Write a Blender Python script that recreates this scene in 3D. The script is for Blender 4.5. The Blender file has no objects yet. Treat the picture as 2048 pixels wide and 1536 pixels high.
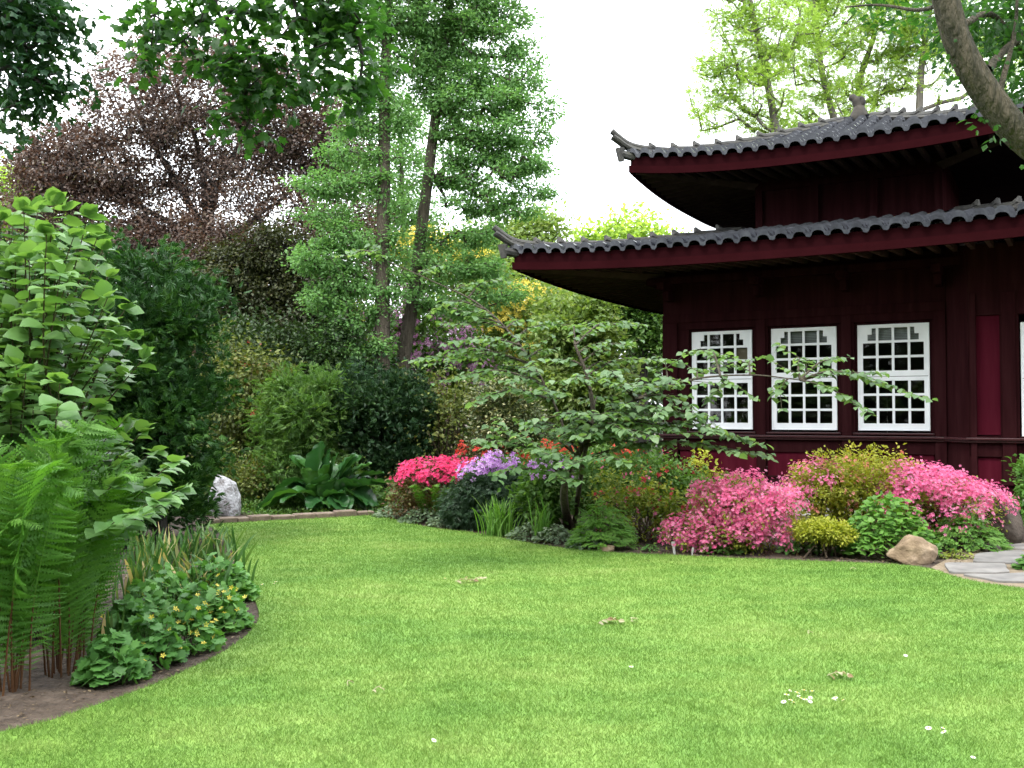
import bpy, bmesh, math, random
import numpy as np
from mathutils import Vector, Matrix

rng = np.random.default_rng(11)
random.seed(11)
SC = bpy.context.scene
COL = SC.collection
PI = math.pi
F = 1950.0
CAMZ = 1.6
PITCH = math.atan(58 / F)
CP, SP = math.cos(PITCH), math.sin(PITCH)

def P(px, py, Y):
    """World point at depth Y that the photograph shows at pixel (px, py)."""
    cx, cy = (px - 1024) / F, (768 - py) / F
    d = np.array((cx, CP - cy * SP, SP + cy * CP))
    return np.array((0, 0, CAMZ)) + d * (Y / d[1])

def G(px, py, z=0.0):
    """Ground point seen at a pixel."""
    cx, cy = (px - 1024) / F, (768 - py) / F
    d = np.array((cx, CP - cy * SP, SP + cy * CP))
    return np.array((0, 0, CAMZ)) + d * ((z - CAMZ) / d[2])

# ------------------------------------------------------------ mesh builder
class MB:
    def __init__(s):
        s.V, s.F, s.A, s.M, s.n = [], [], [], [], 0
    def add(s, V, Fc, a=0.5, m=0):
        V = np.asarray(V, float).reshape(-1, 3)
        if np.isscalar(a):
            a = np.full(len(V), float(a))
        if not isinstance(Fc, list):
            Fc = [Fc]
        for f in Fc:
            f = np.asarray(f, np.int64)
            if f.ndim == 1:
                f = f[None]
            s.F.append(f + s.n)
            s.M.append(np.full(len(f), m, np.int32))
        s.V.append(V); s.A.append(a); s.n += len(V)
    def box(s, lo, hi, m=0, a=0.5, R=None, o=None):
        (x0, y0, z0), (x1, y1, z1) = lo, hi
        V = np.array([(x0,y0,z0),(x1,y0,z0),(x1,y1,z0),(x0,y1,z0),(x0,y0,z1),(x1,y0,z1),(x1,y1,z1),(x0,y1,z1)], float)
        if R is not None:
            V = V @ np.asarray(R).T
        if o is not None:
            V = V + np.asarray(o)
        s.add(V, np.array([(3,2,1,0),(4,5,6,7),(0,1,5,4),(1,2,6,5),(2,3,7,6),(3,0,4,7)]), a, m)
    def prism(s, pts, z0, z1, m=0, a=0.5):
        n = len(pts)
        V = [(p[0], p[1], z0) for p in pts] + [(p[0], p[1], z1) for p in pts]
        q = np.array([(i, (i+1) % n, n+(i+1) % n, n+i) for i in range(n)])
        s.add(V, [q, np.array([list(range(n))[::-1]]), np.array([list(range(n, 2*n))])], a, m)
    def tube(s, pts, rad, sides=8, m=0, a=0.5, cap=True):
        V, Q = tube_vf(pts, rad, sides)
        fs = [Q]
        if cap:
            n = len(pts)
            fs += [np.array([list(range(sides))[::-1]]), np.array([list(range((n-1)*sides, n*sides))])]
        s.add(V, fs, a, m)
    def build(s, name, mats, parent=None, loc=(0, 0, 0), smooth=False, bevel=0):
        me = bpy.data.meshes.new(name)
        V = np.concatenate(s.V) - np.asarray(loc, float)
        me.vertices.add(len(V)); me.vertices.foreach_set('co', V.astype(np.float32).ravel())
        tot = np.concatenate([np.full(len(f), f.shape[1], np.int32) for f in s.F])
        loops = np.concatenate([f.ravel() for f in s.F]).astype(np.int32)
        start = np.concatenate(([0], np.cumsum(tot)[:-1])).astype(np.int32)
        me.loops.add(len(loops)); me.loops.foreach_set('vertex_index', loops)
        me.polygons.add(len(tot)); me.polygons.foreach_set('loop_start', start)
        if not isinstance(mats, (list, tuple)):
            mats = [mats]
        for mt in mats:
            me.materials.append(mt)
        me.polygons.foreach_set('material_index', np.concatenate(s.M))
        at = me.attributes.new('rnd', 'FLOAT', 'POINT')
        at.data.foreach_set('value', np.concatenate(s.A).astype(np.float32))
        me.polygons.foreach_set('use_smooth', np.full(len(tot), bool(smooth)))
        me.update(calc_edges=True)
        o = bpy.data.objects.new(name, me)
        COL.objects.link(o)
        if parent is not None:
            o.parent = parent
        if bevel:
            b = o.modifiers.new('bevel', 'BEVEL'); b.width = bevel; b.segments = 2; b.limit_method = 'ANGLE'
        return o

def tube_vf(pts, rad, sides):
    pts = np.asarray(pts, float); n = len(pts)
    rad = np.broadcast_to(np.asarray(rad, float), (n,))
    T = np.gradient(pts, axis=0); T /= np.linalg.norm(T, axis=1)[:, None] + 1e-9
    ref = np.array((0.31, 0.93, 0.2)) if abs(T[0][2]) > 0.5 else np.array((0.05, 0.1, 1.0))
    A = np.cross(T, ref); A /= np.linalg.norm(A, axis=1)[:, None] + 1e-9
    B = np.cross(T, A)
    th = np.arange(sides) * 2 * PI / sides
    V = pts[:, None] + rad[:, None, None] * (np.cos(th)[None, :, None] * A[:, None] + np.sin(th)[None, :, None] * B[:, None])
    i = np.arange(n - 1)[:, None] * sides; j = np.arange(sides)[None]; k = (j + 1) % sides
    Q = np.stack(np.broadcast_arrays(i + j, i + k, i + sides + k, i + sides + j), -1).reshape(-1, 4)
    return V.reshape(-1, 3), Q

def nrm(a):
    a = np.asarray(a, float)
    return a / (np.linalg.norm(a, axis=-1, keepdims=True) + 1e-9)

def bez(p, n=12):
    """Smooth curve through the points p."""
    p = np.asarray(p, float); out = []
    q = np.concatenate(([2*p[0]-p[1]], p, [2*p[-1]-p[-2]]))
    for i in range(1, len(q) - 2):
        t = np.linspace(0, 1, n, endpoint=False)[:, None]
        a, b, c, d = q[i-1], q[i], q[i+1], q[i+2]
        out.append(0.5 * (2*b + (c-a)*t + (2*a-5*b+4*c-d)*t*t + (3*b-a-3*c+d)*t**3))
    return np.concatenate(out + [p[-1:]])

# ------------------------------------------------------------ tags
def tag(o, label=None, cat=None, group=None, kind=None):
    if label: o['label'] = label
    if cat: o['category'] = cat
    if group: o['group'] = group
    if kind: o['kind'] = kind
    return o

def thing(name, label, cat, loc=(0, 0, 0), group=None, rz=0):
    o = bpy.data.objects.new(name, None); COL.objects.link(o)
    o.location = loc; o.rotation_euler = (0, 0, rz); o.empty_display_size = 0.2
    return tag(o, label, cat, group)

def copy_tree(o, parent=None):
    c = o.copy(); COL.objects.link(c)
    if parent is not None: c.parent = parent
    for ch in list(o.children): copy_tree(ch, c)
    return c

# ------------------------------------------------------------ materials
def lin(r, g, b):
    f = lambda c: (c/255/12.92) if c/255 <= 0.04045 else ((c/255+0.055)/1.055)**2.4
    return (f(r), f(g), f(b))

class NT:
    def __init__(s, name):
        s.m = bpy.data.materials.new(name); s.m.use_nodes = True
        s.t = s.m.node_tree; s.t.nodes.clear()
        s.out = s.n('ShaderNodeOutputMaterial')
    def n(s, kind, **kw):
        nd = s.t.nodes.new(kind)
        for k, v in kw.items():
            if k.startswith('i_'):
                key = k[2:].replace('_', ' ')
                nd.inputs[int(key) if key.isdigit() else key].default_value = v
            else:
                setattr(nd, k, v)
        return nd
    def l(s, a, b): s.t.links.new(a, b)

def ramp(N, cols, pos=None):
    r = N.n('ShaderNodeValToRGB'); e = r.color_ramp.elements
    pos = pos or np.linspace(0, 1, len(cols))
    while len(e) < len(cols): e.new(0.5)
    for k, (c, p) in enumerate(zip(cols, pos)):
        e[k].position = float(p); e[k].color = (*c, 1)
    return r

def leafmat(name, cols, trans=0.4, rough=0.5, spec=0.35, tcol=(1.25, 1.3, 0.55), pos=None):
    N = NT(name)
    at = N.n('ShaderNodeAttribute', attribute_name='rnd')
    r = ramp(N, cols, pos); N.l(at.outputs['Fac'], r.inputs[0])
    p = N.n('ShaderNodeBsdfPrincipled'); p.inputs['Roughness'].default_value = rough
    p.inputs['Specular IOR Level'].default_value = spec
    N.l(r.outputs[0], p.inputs['Base Color'])
    mx = N.n('ShaderNodeMix', data_type='RGBA', blend_type='MULTIPLY'); mx.inputs[0].default_value = 1
    N.l(r.outputs[0], mx.inputs[6]); mx.inputs[7].default_value = (*tcol, 1)
    tr = N.n('ShaderNodeBsdfTranslucent'); N.l(mx.outputs[2], tr.inputs[0])
    ms = N.n('ShaderNodeMixShader'); ms.inputs[0].default_value = trans
    N.l(p.outputs[0], ms.inputs[1]); N.l(tr.outputs[0], ms.inputs[2]); N.l(ms.outputs[0], N.out.inputs[0])
    return N.m

def noisemat(name, cols, scale=4, rough=0.8, bump=0.3, stretch=(1, 1, 1), detail=8, spec=0.3, pos=None, bscale=None, dist=0.02, rr=0.6):
    N = NT(name)
    tc = N.n('ShaderNodeTexCoord'); mp = N.n('ShaderNodeMapping'); mp.inputs['Scale'].default_value = stretch
    N.l(tc.outputs['Object'], mp.inputs[0])
    nz = N.n('ShaderNodeTexNoise'); nz.inputs['Scale'].default_value = scale; nz.inputs['Detail'].default_value = detail
    nz.inputs['Roughness'].default_value = rr
    N.l(mp.outputs[0], nz.inputs['Vector'])
    r = ramp(N, cols, pos or list(np.linspace(0.3, 0.7, len(cols)))); N.l(nz.outputs[0], r.inputs[0])
    p = N.n('ShaderNodeBsdfPrincipled'); p.inputs['Roughness'].default_value = rough
    p.inputs['Specular IOR Level'].default_value = spec
    N.l(r.outputs[0], p.inputs['Base Color'])
    if bump:
        nb = N.n('ShaderNodeTexNoise'); nb.inputs['Scale'].default_value = bscale or scale * 3; nb.inputs['Detail'].default_value = 6
        N.l(mp.outputs[0], nb.inputs['Vector'])
        b = N.n('ShaderNodeBump'); b.inputs['Strength'].default_value = bump; b.inputs['Distance'].default_value = dist
        N.l(nb.outputs[0], b.inputs['Height']); N.l(b.outputs[0], p.inputs['Normal'])
    N.l(p.outputs[0], N.out.inputs[0])
    return N.m

def glassmat(name):
    N = NT(name)
    fr = N.n('ShaderNodeFresnel'); fr.inputs[0].default_value = 1.5
    t = N.n('ShaderNodeBsdfTransparent'); t.inputs[0].default_value = (0.82, 0.86, 0.84, 1)
    g = N.n('ShaderNodeBsdfGlossy'); g.inputs['Roughness'].default_value = 0.03; g.inputs[0].default_value = (0.9, 0.9, 0.9, 1)
    ms = N.n('ShaderNodeMixShader')
    N.l(fr.outputs[0], ms.inputs[0]); N.l(t.outputs[0], ms.inputs[1]); N.l(g.outputs[0], ms.inputs[2]); N.l(ms.outputs[0], N.out.inputs[0])
    return N.m

M = {}
M['paint_dark'] = noisemat('dark_maroon_paint', [(0.0145,0.0042,0.0050),(0.021,0.0060,0.0070),(0.028,0.0092,0.0102)], 5, 0.65, 0.15, (2,2,0.15), spec=0.0)
M['paint_red'] = noisemat('crimson_paint', [(0.038,0.0042,0.0085),(0.052,0.0058,0.012),(0.064,0.0090,0.016)], 4, 0.6, 0.1, (2,2,0.15), spec=0.0)
M['fascia'] = noisemat('fascia_red_paint', [(0.0105,0.0022,0.0029),(0.0145,0.0030,0.0040)], 3, 0.6, 0.1, spec=0.0)
M['fascia_low'] = noisemat('fascia_strip_paint', [(0.0135,0.0026,0.0034),(0.0185,0.0034,0.0046)], 3, 0.6, 0.1, spec=0.0)
M['soffit'] = noisemat('soffit_boards', [(0.016,0.010,0.011),(0.026,0.016,0.017)], 4, 0.8, 0.2, spec=0.0)
M['white'] = noisemat('white_paint', [(0.70,0.72,0.74),(0.78,0.79,0.80)], 3, 0.4, 0.03)
M['tile'] = noisemat('grey_glazed_tile', [(0.010,0.011,0.014),(0.022,0.024,0.030),(0.040,0.043,0.049)], 6, 0.27, 0.12, spec=0.28)
M['ridge'] = noisemat('weathered_ridge_tile', [(0.016,0.016,0.015),(0.052,0.050,0.046),(0.044,0.044,0.034)], 5, 0.7, 0.4)
M['glass'] = glassmat('window_glass')
M['blind'] = noisemat('grey_blind', [(0.25,0.25,0.26),(0.36,0.36,0.37)], 3, 0.8, 0.1, (0.3,0.3,12))
M['inside'] = noisemat('interior_wood', [(0.020,0.012,0.010),(0.032,0.02,0.015)], 3, 0.7, 0.1)
M['found'] = noisemat('pale_foundation_stone', [(0.38,0.36,0.33),(0.52,0.50,0.47)], 6, 0.8, 0.3)
M['soil'] = noisemat('garden_soil', [(0.030,0.021,0.015),(0.062,0.045,0.033),(0.105,0.08,0.062)], 9, 0.95, 1.0, bscale=22, dist=0.05)
M['bark_dark'] = noisemat('dark_beech_bark', [(0.022,0.020,0.018),(0.05,0.046,0.042)], 6, 0.9, 0.5, (3,3,0.6))
M['bark_grey'] = noisemat('grey_brown_bark', [(0.038,0.030,0.022),(0.085,0.070,0.050),(0.12,0.10,0.075)], 5, 0.9, 1.0, (6,6,0.7), dist=0.06)
M['bark_lean'] = noisemat('mossy_bark', [(0.022,0.022,0.012),(0.052,0.046,0.028),(0.095,0.078,0.052)], 3, 0.9, 1.0, (4,4,1.0), dist=0.10)
M['bark_pale'] = noisemat('pale_stem_bark', [(0.09,0.08,0.07),(0.14,0.125,0.105)], 6, 0.9, 0.4, (4,4,0.6))
M['stem'] = noisemat('shrub_stem', [(0.05,0.035,0.022),(0.09,0.07,0.045)], 8, 0.9, 0.3)
# ============================================================ PAVILION (local: x along the front wall, y inwards, z up)
W0 = (2.554, 16.44, 0.0)
pav = thing('garden_pavilion', 'dark red wooden pavilion with two tiers of upturned grey tiled roofs', 'pavilion', W0, rz=math.atan2(-0.489, 0.872))

def pv_part(mb, name, mats, smooth=False, bevel=0, parent=None):
    return mb.build(name, mats, parent or pav, smooth=smooth, bevel=bevel)

BAY = [(4.38, 0.0), (4.70, -0.32)]
# --- foundation
f = MB()
f.prism([(-0.05,-0.06),(4.36,-0.06),(4.68,-0.38),(5.36,-0.38),(5.36,0.3),(-0.05,0.3)], 0.0, 0.36)
f.prism([(-0.08,-0.10),(4.34,-0.10),(4.66,-0.42),(5.40,-0.42),(5.40,0.28),(-0.08,0.28)], 0.363, 0.44)
f.box((-0.05,0.303,0),(0.3,5.5,0.44))
pv_part(f, 'foundation', M['found'], bevel=0.01)
N = NT('red_brick')
tc = N.n('ShaderNodeTexCoord'); mp = N.n('ShaderNodeMapping'); mp.inputs['Rotation'].default_value = (PI/2,0,0); N.l(tc.outputs['Object'], mp.inputs[0])
bk = N.n('ShaderNodeTexBrick'); bk.inputs['Color1'].default_value=(0.22,0.06,0.04,1); bk.inputs['Color2'].default_value=(0.16,0.045,0.035,1); bk.inputs['Mortar'].default_value=(0.4,0.36,0.32,1)
bk.inputs['Scale'].default_value=5; bk.inputs['Mortar Size'].default_value=0.012; N.l(mp.outputs[0], bk.inputs[0])
pb = N.n('ShaderNodeBsdfPrincipled'); pb.inputs['Roughness'].default_value=0.9; N.l(bk.outputs[0], pb.inputs['Base Color']); N.l(pb.outputs[0], N.out.inputs[0])
M['brick'] = N.m
f = MB(); f.box((5.363,-0.36,0),(8.0,0.3,0.36)); pv_part(f, 'brick_base', M['brick'])
f = MB(); f.box((5.403,-0.42,0.363),(8.0,0.28,0.44)); pv_part(f, 'coping', M['found'])

# --- wall frame: posts and rails (dark) with window openings left free
WIN = [(0.49, 1.50), (1.81, 2.82), (3.13, 4.15)]
ZB, ZT = 1.334, 2.945
w = MB()
w.box((0,0,0.441),(4.38,0.16,0.60))               # bottom rail
w.box((0,0,0.98),(4.38,0.16,1.30))                # rail under the windows
edges = [0.0] + [e for a, b in WIN for e in (a-0.04, b+0.04)] + [4.38]
for i in range(0, len(edges), 2):
    w.box((edges[i],0.0,1.301),(edges[i+1],0.16,ZT+0.04))
w.box((0,0,ZT+0.041),(4.38,0.16,4.0))
for (a, b) in WIN:                                 # lining in each opening
    w.box((a-0.039,0.05,ZB-0.033),(a-0.002,0.17,ZT+0.039)); w.box((b+0.002,0.05,ZB-0.033),(b+0.039,0.17,ZT+0.039))
    w.box((a-0.001,0.05,ZT+0.002),(b+0.001,0.17,ZT+0.039))
w.box((0,0.161,0.441),(0.12,5.5,4.0))              # left wall
# chamfer and bay
w.prism([(4.38,0.0),(4.70,-0.32),(4.70,-0.16),(4.45,0.10),(4.38,0.16)], 0.442, 4.0)
w.box((4.701,-0.32,0.442),(5.40,-0.16,0.605)); w.box((4.701,-0.32,0.98),(5.40,-0.16,1.27))
w.box((4.701,-0.32,2.98),(8.0,-0.16,4.0)); w.box((4.701,-0.32,0.605),(4.80,-0.16,2.98)); w.box((5.10,-0.32,0.606),(5.34,-0.16,2.979))
w.box((5.341,-0.32,0.442),(8.0,-0.16,1.25))
pv_part(w, 'wall_frame', M['paint_dark'], bevel=0.008)
# raised pilasters beside the windows, corner posts
w = MB()
for (a, b) in [(0.0,0.26),(1.58,1.73),(2.90,3.05),(4.22,4.38)]:
    w.box((a,-0.035,0.602),(b,-0.002,ZT+0.16))
w.box((0,-0.035,ZT+0.162),(4.38,-0.002,ZT+0.30))
w.box((4.72,-0.352,0.45),(4.80,-0.322,3.3)); w.box((5.12,-0.352,0.45),(5.30,-0.322,3.3))
w.box((0.02,-0.03,0.46),(4.37,-0.002,0.585))
pv_part(w, 'pilaster', M['paint_dark'], bevel=0.006)
# crimson panels
for (a, b) in [(0.0,1.56),(1.74,2.89),(3.06,4.2)]:
    w = MB(); w.box((max(a,0.28),0.03,0.601),(b,0.10,0.979)); pv_part(w, 'lower_panel', M['paint_red'])
w = MB(); w.box((4.801,-0.28,1.29),(5.099,-0.2,2.979)); pv_part(w, 'side_panel', M['paint_red'])
w = MB(); w.box((4.801,-0.28,0.606),(5.099,-0.2,0.979)); pv_part(w, 'side_panel', M['paint_red'])
# ledge
w = MB()
w.prism([(-0.06,-0.09),(4.345,-0.09),(4.665,-0.41),(8.0,-0.41),(8.0,-0.322),(4.70,-0.322),(4.38,-0.003),(-0.06,-0.003)], 1.215, 1.25)
w.prism([(-0.04,-0.06),(4.355,-0.06),(4.675,-0.38),(8.0,-0.38),(8.0,-0.322),(4.70,-0.322),(4.38,-0.003),(-0.04,-0.003)], 1.18, 1.212)
for (a, b) in WIN: w.box((a-0.06,-0.055,1.27),(b+0.06,-0.003,1.30))
pv_part(w, 'ledge', noisemat('ledge_paint', [(0.026,0.006,0.008),(0.040,0.011,0.013)], 6, 0.35, 0.1, spec=0.3), bevel=0.006)
w = MB(); w.box((-0.02,-0.06,0.596),(4.37,-0.037,0.612)); w.box((4.70,-0.40,0.596),(8.0,-0.354,0.612)); pv_part(w, 'beading', M['paint_dark'])

# --- windows
def sash(x0, x1, z0, z1, bottom, top, rows, y0, y1, stepped):
    s = MB(); st = 0.055
    s.box((x0,y0,z0),(x0+st,y1,z1)); s.box((x1-st,y0,z0),(x1,y1,z1))
    s.box((x0+st,y0+.001,z0),(x1-st,y1-.001,z0+bottom)); s.box((x0+st,y0+.001,z1-top),(x1-st,y1-.001,z1))
    a, b = x0+st, x1-st; c, d = z0+bottom, z1-top; mu = 0.036
    cw = (b-a-3*mu)/4; ch = (d-c-(rows-1)*mu)/rows
    for k in range(1, 4):
        xx = a+k*cw+(k-1)*mu; s.box((xx,y0+.006,c),(xx+mu,y1-.006,d))
    for k in range(1, rows):
        zz = c+k*ch+(k-1)*mu; s.box((a,y0+.004,zz),(b,y1-.004,zz+mu))
    if stepped:
        zt = d-ch; h = ch*0.5
        for sgn in (0, 1):
            q = (lambda p, r: (p, r)) if sgn == 0 else (lambda p, r: (a+b-r, a+b-p))
            p, r = q(a, a+cw*0.36); s.box((p,y0+.003,zt),(r,y1-.003,d))
            p, r = q(a+cw*0.36, a+cw*0.68); s.box((p,y0+.003,zt+h),(r,y1-.003,d))
    return s
def window(x0, x1, zb, zt, yo=0.0, blind=True):
    fr = MB(); e = 0.022
    fr.box((x0,yo+.035,zb),(x0+e,yo+.11,zt)); fr.box((x1-e,yo+.035,zb),(x1,yo+.11,zt))
    fr.box((x0+e,yo+.036,zb),(x1-e,yo+.109,zb+e)); fr.box((x0+e,yo+.036,zt-e),(x1-e,yo+.109,zt))
    wn = pv_part(fr, 'window', M['white'], bevel=0.003)
    zm = zb + (zt-zb)*0.508
    up = sash(x0+e, x1-e, zm+.004, zt-e, 0.085, 0.03, 3, yo+.040, yo+.078, True).build('sash', M['white'], wn)
    lo = sash(x0+e, x1-e, zb+e, zm-.004, 0.085, 0.06, 3, yo+.048, yo+.086, False).build('sash', M['white'], wn)
    g = MB(); g.add([(x0+e+.03,yo+.062,zb+.06),(x1-e-.03,yo+.062,zb+.06),(x1-e-.03,yo+.062,zt-.04),(x0+e+.03,yo+.062,zt-.04)], np.array([[0,1,2,3]])); g.build('pane', M['glass'], wn)
    if blind:
        b = MB()
        for k in range(8 if x0 < 2 else 9):
            z = zt-.045-k*(.026 if x0 < 2 else .025); b.box((x0+.05,yo+.13,z-.021),(x1-.05,yo+.137,z))
        b.build('blind', M['blind'], wn)
    return wn
w1 = window(*WIN[0], ZB, ZT, blind=False)
c = MB(); c.box((WIN[0][1]-.29,.10,2.42),(WIN[0][1]-.09,.104,2.66)); c.build('paper_notice', noisemat('beige_paper', [(0.16,0.12,0.08),(0.22,0.17,0.12)], 5, .9, 0), w1)
window(*WIN[1], ZB, ZT)
window(*WIN[2], ZB, ZT)
window(5.36, 6.36, ZB-0.06, ZT-0.08, yo=-0.32, blind=False)
w = MB(); w.box((6.38,-0.32,1.25),(8.0,-0.16,2.98)); pv_part(w, 'wing_wall', M['paint_dark'])
# --- interior
r = MB()
r.box((0.13,0.17,0.40),(8.0,5.5,0.44)); r.box((0.13,0.17,3.3),(8.0,5.4,3.36))
for (a, b) in [(0.13,3.5),(3.85,4.2),(4.5,8.0)]: r.box((a,5.4,0.45),(b,5.5,3.3))
r.box((3.5,5.401,0.45),(4.5,5.499,1.34)); r.box((3.5,5.401,2.2),(4.5,5.499,3.3))
r.box((8.0,-0.3,0.0),(8.1,5.5,4.0))
for k in range(4): r.box((1.2+k*.9,3.4,0.45),(1.26+k*.9,3.46,1.9))
r.box((1.0,3.3,1.55),(4.6,3.36,1.6)); r.box((1.0,3.0,1.1),(4.6,3.6,1.14))
pv_part(r, 'interior', M['inside'])

# --- roofs
def hgt(Rf, u, v):
    L = Rf['L']; e = np.abs(2*u/L-1)
    return Rf['z'] + Rf['rise']*(np.clip(v/Rf['V'],0,None))**Rf['pw'] + Rf['lift']*e**2.6*(1-np.clip(v/Rf['V'],0,1))**1.3
def side_xy(Rf, k, u, v):
    L, o = Rf['L'], Rf['o']
    if k == 0: return o+u, o+v
    if k == 1: return o+L-v, o+u
    if k == 2: return o+L-u, o+L-v
    return o+v, o+L-u
LOW = dict(L=9.3, o=-1.9, z=4.07, rise=0.66, V=3.15, pw=1.15, lift=0.15, vmax=3.15)
UPP = dict(L=6.4, o=-0.46, z=5.74, rise=1.16, V=3.2, pw=1.25, lift=0.20, vmax=3.19)
CW = 0.25
PH = np.array([0,.05,.16,.32,.50,.62,.71,.90]); HZ = np.array([-.02,.040,.066,.074,.064,.034,-.030,-.045])
def build_roof(Rf, nm):
    tl = MB(); L = Rf['L']; nc = int(round(L/CW)); cw = L/nc; cl = 0.27
    U = (np.arange(nc)[:,None]+PH[None]).ravel()*cw; U = np.append(U, L); H = np.append(np.tile(HZ, nc), 0.0)
    for k in range(4):
        j = 0; v0 = -0.02
        while v0 < Rf['vmax']:
            v1 = min(v0+cl+.03, Rf['vmax'])
            rows = []
            jit = np.repeat(rng.normal(0, .004, nc), len(PH)); jit = np.append(jit, 0)
            for (v, dz) in ((v0, -.014), (v0, .052), (v1, .0)):
                lo = max(v, 0); uu = np.clip(U, lo, L-lo)
                x, y = side_xy(Rf, k, uu, np.full_like(uu, v)); z = hgt(Rf, uu, np.full_like(uu, lo)) + H*(1 if dz != -.014 else 0.75) + dz + jit
                rows.append(np.stack([x, y, z], 1))
            n = len(U); V = np.concatenate(rows)
            fs = []
            for rr in range(2):
                i = np.arange(n-1); q = np.stack([rr*n+i, rr*n+i+1, (rr+1)*n+i+1, (rr+1)*n+i], 1)
                ok = (np.linalg.norm(V[q[:,0]]-V[q[:,1]], axis=1) > 1e-4) | (np.linalg.norm(V[q[:,2]]-V[q[:,3]], axis=1) > 1e-4)
                fs.append(q[ok])
            tl.add(V, fs, np.tile(np.repeat(rng.random(nc+1), len(PH))[:n], 3))
            v0 += cl; j += 1
    rf = tl.build(nm, M['tile'], pav)
    # hips
    for k in range(4):
        h = MB(); s0 = 0.02
        vs = np.arange(s0, Rf['vmax'], 0.29)
        for i, v in enumerate(vs[:-1]):
            a, b = vs[i], vs[i+1]+.03
            x0, y0 = side_xy(Rf, k, np.array(a), np.array(a)); x1, y1 = side_xy(Rf, k, np.array(b), np.array(b))
            z0, z1 = float(hgt(Rf, np.array(a), np.array(a))), float(hgt(Rf, np.array(b), np.array(b)))
            p0, p1 = np.array((x0,y0,z0+.11)), np.array((x1,y1,z1+.10))
            pm = p0*.82+p1*.18
            h.tube([p0-(p1-p0)*.05+(0,0,.13), p0+(0,0,.065), p0*.88+p1*.12+(0,0,.035), pm+(0,0,.012), p1], [.022,.056,.055,.053,.048], 8)
            h.tube([p0-(0,0,.05), p1-(0,0,.05)], .07, 6)
        # upturned corner
        d = np.array(side_xy(Rf, k, np.array(0.), np.array(0.))) - np.array(side_xy(Rf, k, np.array(1.), np.array(1.))); d /= np.linalg.norm(d)
        c = np.array((*side_xy(Rf, k, np.array(0.), np.array(0.)), float(hgt(Rf, np.array(0.), np.array(0.)))))
        D = np.array((d[0], d[1], 0)); Z = np.array((0,0,1.)); S = np.array((-d[1], d[0], 0))
        tip = [c-D*.55+Z*.13, c-D*.25+Z*.14, c-D*.02+Z*.19, c+D*.15+Z*.29, c+D*.27+Z*.38]
        h.tube(bez(tip, 4), .052, 8)
        for sg in (-1, 1):
            h.tube(bez([p-Z*.07+S*sg*.05 for p in tip[:-1]]+[tip[-1]-D*.02-Z*.10+S*sg*.05], 4), .036, 6)
        h.tube([c+D*.10-Z*.12, c+D*.12+Z*.10], [.05,.085], 8); h.tube([c-D*.25-Z*.05, c+D*.10+Z*.0], .075, 8)
        h.build('hip_ridge', M['ridge'], rf, smooth=False)
    # fascia boards following the eave
    for k in range(4):
        fa = MB(); us = np.linspace(0, L, 41)
        for (off, zt, zb, th, mi) in ((.05,-.015,-.175,.035,0),(.025,-.178,-.295,.05,1)):
            uu = np.clip(us, off, L-off); vv = np.full_like(us, off)
            x, y = side_xy(Rf, k, uu, vv); un = np.clip(us, off+th, L-off-th); x2, y2 = side_xy(Rf, k, un, vv+th)
            zz = hgt(Rf, us, np.zeros_like(us))
            V = np.concatenate([np.stack([x,y,zz+zt],1), np.stack([x,y,zz+zb],1), np.stack([x2,y2,zz+zb],1), np.stack([x2,y2,zz+zt],1)])
            n = len(us); i = np.arange(n-1)
            fa.add(V, [np.stack([r1*n+i, r1*n+i+1, r2*n+i+1, r2*n+i],1) for r1, r2 in ((0,1),(1,2),(2,3),(3,0))], .5, mi)
        fa.build('fascia', [M['fascia'], M['fascia_low']], rf)
    # soffit and rafters
    sf = MB(); wi = Rf['wall']; vm = wi - Rf['o']
    for k in range(4):
        us = np.linspace(0, L, 41); rows = []
        for v, dz in ((.08,-.20),(vm*.5,-.16),(vm+.1,-.12)):
            uu = np.clip(us, v, L-v); x, y = side_xy(Rf, k, uu, np.full_like(uu, v))
            e = np.abs(2*us/L-1); rows.append(np.stack([x, y, Rf['z'] + Rf['lift']*e**2.6*(1-v/Rf['V'])**1.3 + dz + .08*v], 1))
        V = np.concatenate(rows); n = 41; i = np.arange(n-1)
        sf.add(V, [np.stack([r1*n+i, r1*n+i+1, (r1+1)*n+i+1, (r1+1)*n+i],1) for r1 in (0,1)])
    sf.build('soffit', M['soffit'], rf)
    ra = MB()
    for k in (0, 3):
        for u in np.arange(.2, L, .24):
            vend = min(vm, u-.03, L-u-.03)
            if vend < .25: continue
            pts = []
            for v in (.09, vend):
                x, y = side_xy(Rf, k, np.array(u), np.array(v)); e = abs(2*u/L-1)
                pts.append(np.array((x, y, Rf['z']+Rf['lift']*e**2.6*(1-v/Rf['V'])**1.3-.235+.08*v)))
            d = nrm(pts[1]-pts[0]); s = nrm(np.cross(d, (0,0,1))); up = np.cross(s, d)
            V = [p+s*a*.03+up*b*.04 for p in pts for a, b in ((-1,-1),(1,-1),(1,1),(-1,1))]
            ra.add(V, np.array([(0,1,2,3),(7,6,5,4),(0,4,5,1),(1,5,6,2),(2,6,7,3),(3,7,4,0)]))
    for k in (0, 1, 3):   # hip beams under the corners
        x0, y0 = side_xy(Rf, k, np.array(.12), np.array(.12)); x1, y1 = side_xy(Rf, k, np.array(vm), np.array(vm))
        z0 = Rf['z']+Rf['lift']-.27; z1 = Rf['z']-.30+.08*vm
        ra.tube([(x0,y0,z0),(x1,y1,z1)], [.06,.10], 4)
    ra.build('rafters', noisemat('rafter_wood_'+nm, [(0.045,0.027,0.025),(0.07,0.043,0.040)], 5, 0.8, 0.2, spec=0.0), rf)
    return rf
LOW['wall'] = 0.0; UPP['wall'] = 1.254
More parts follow.
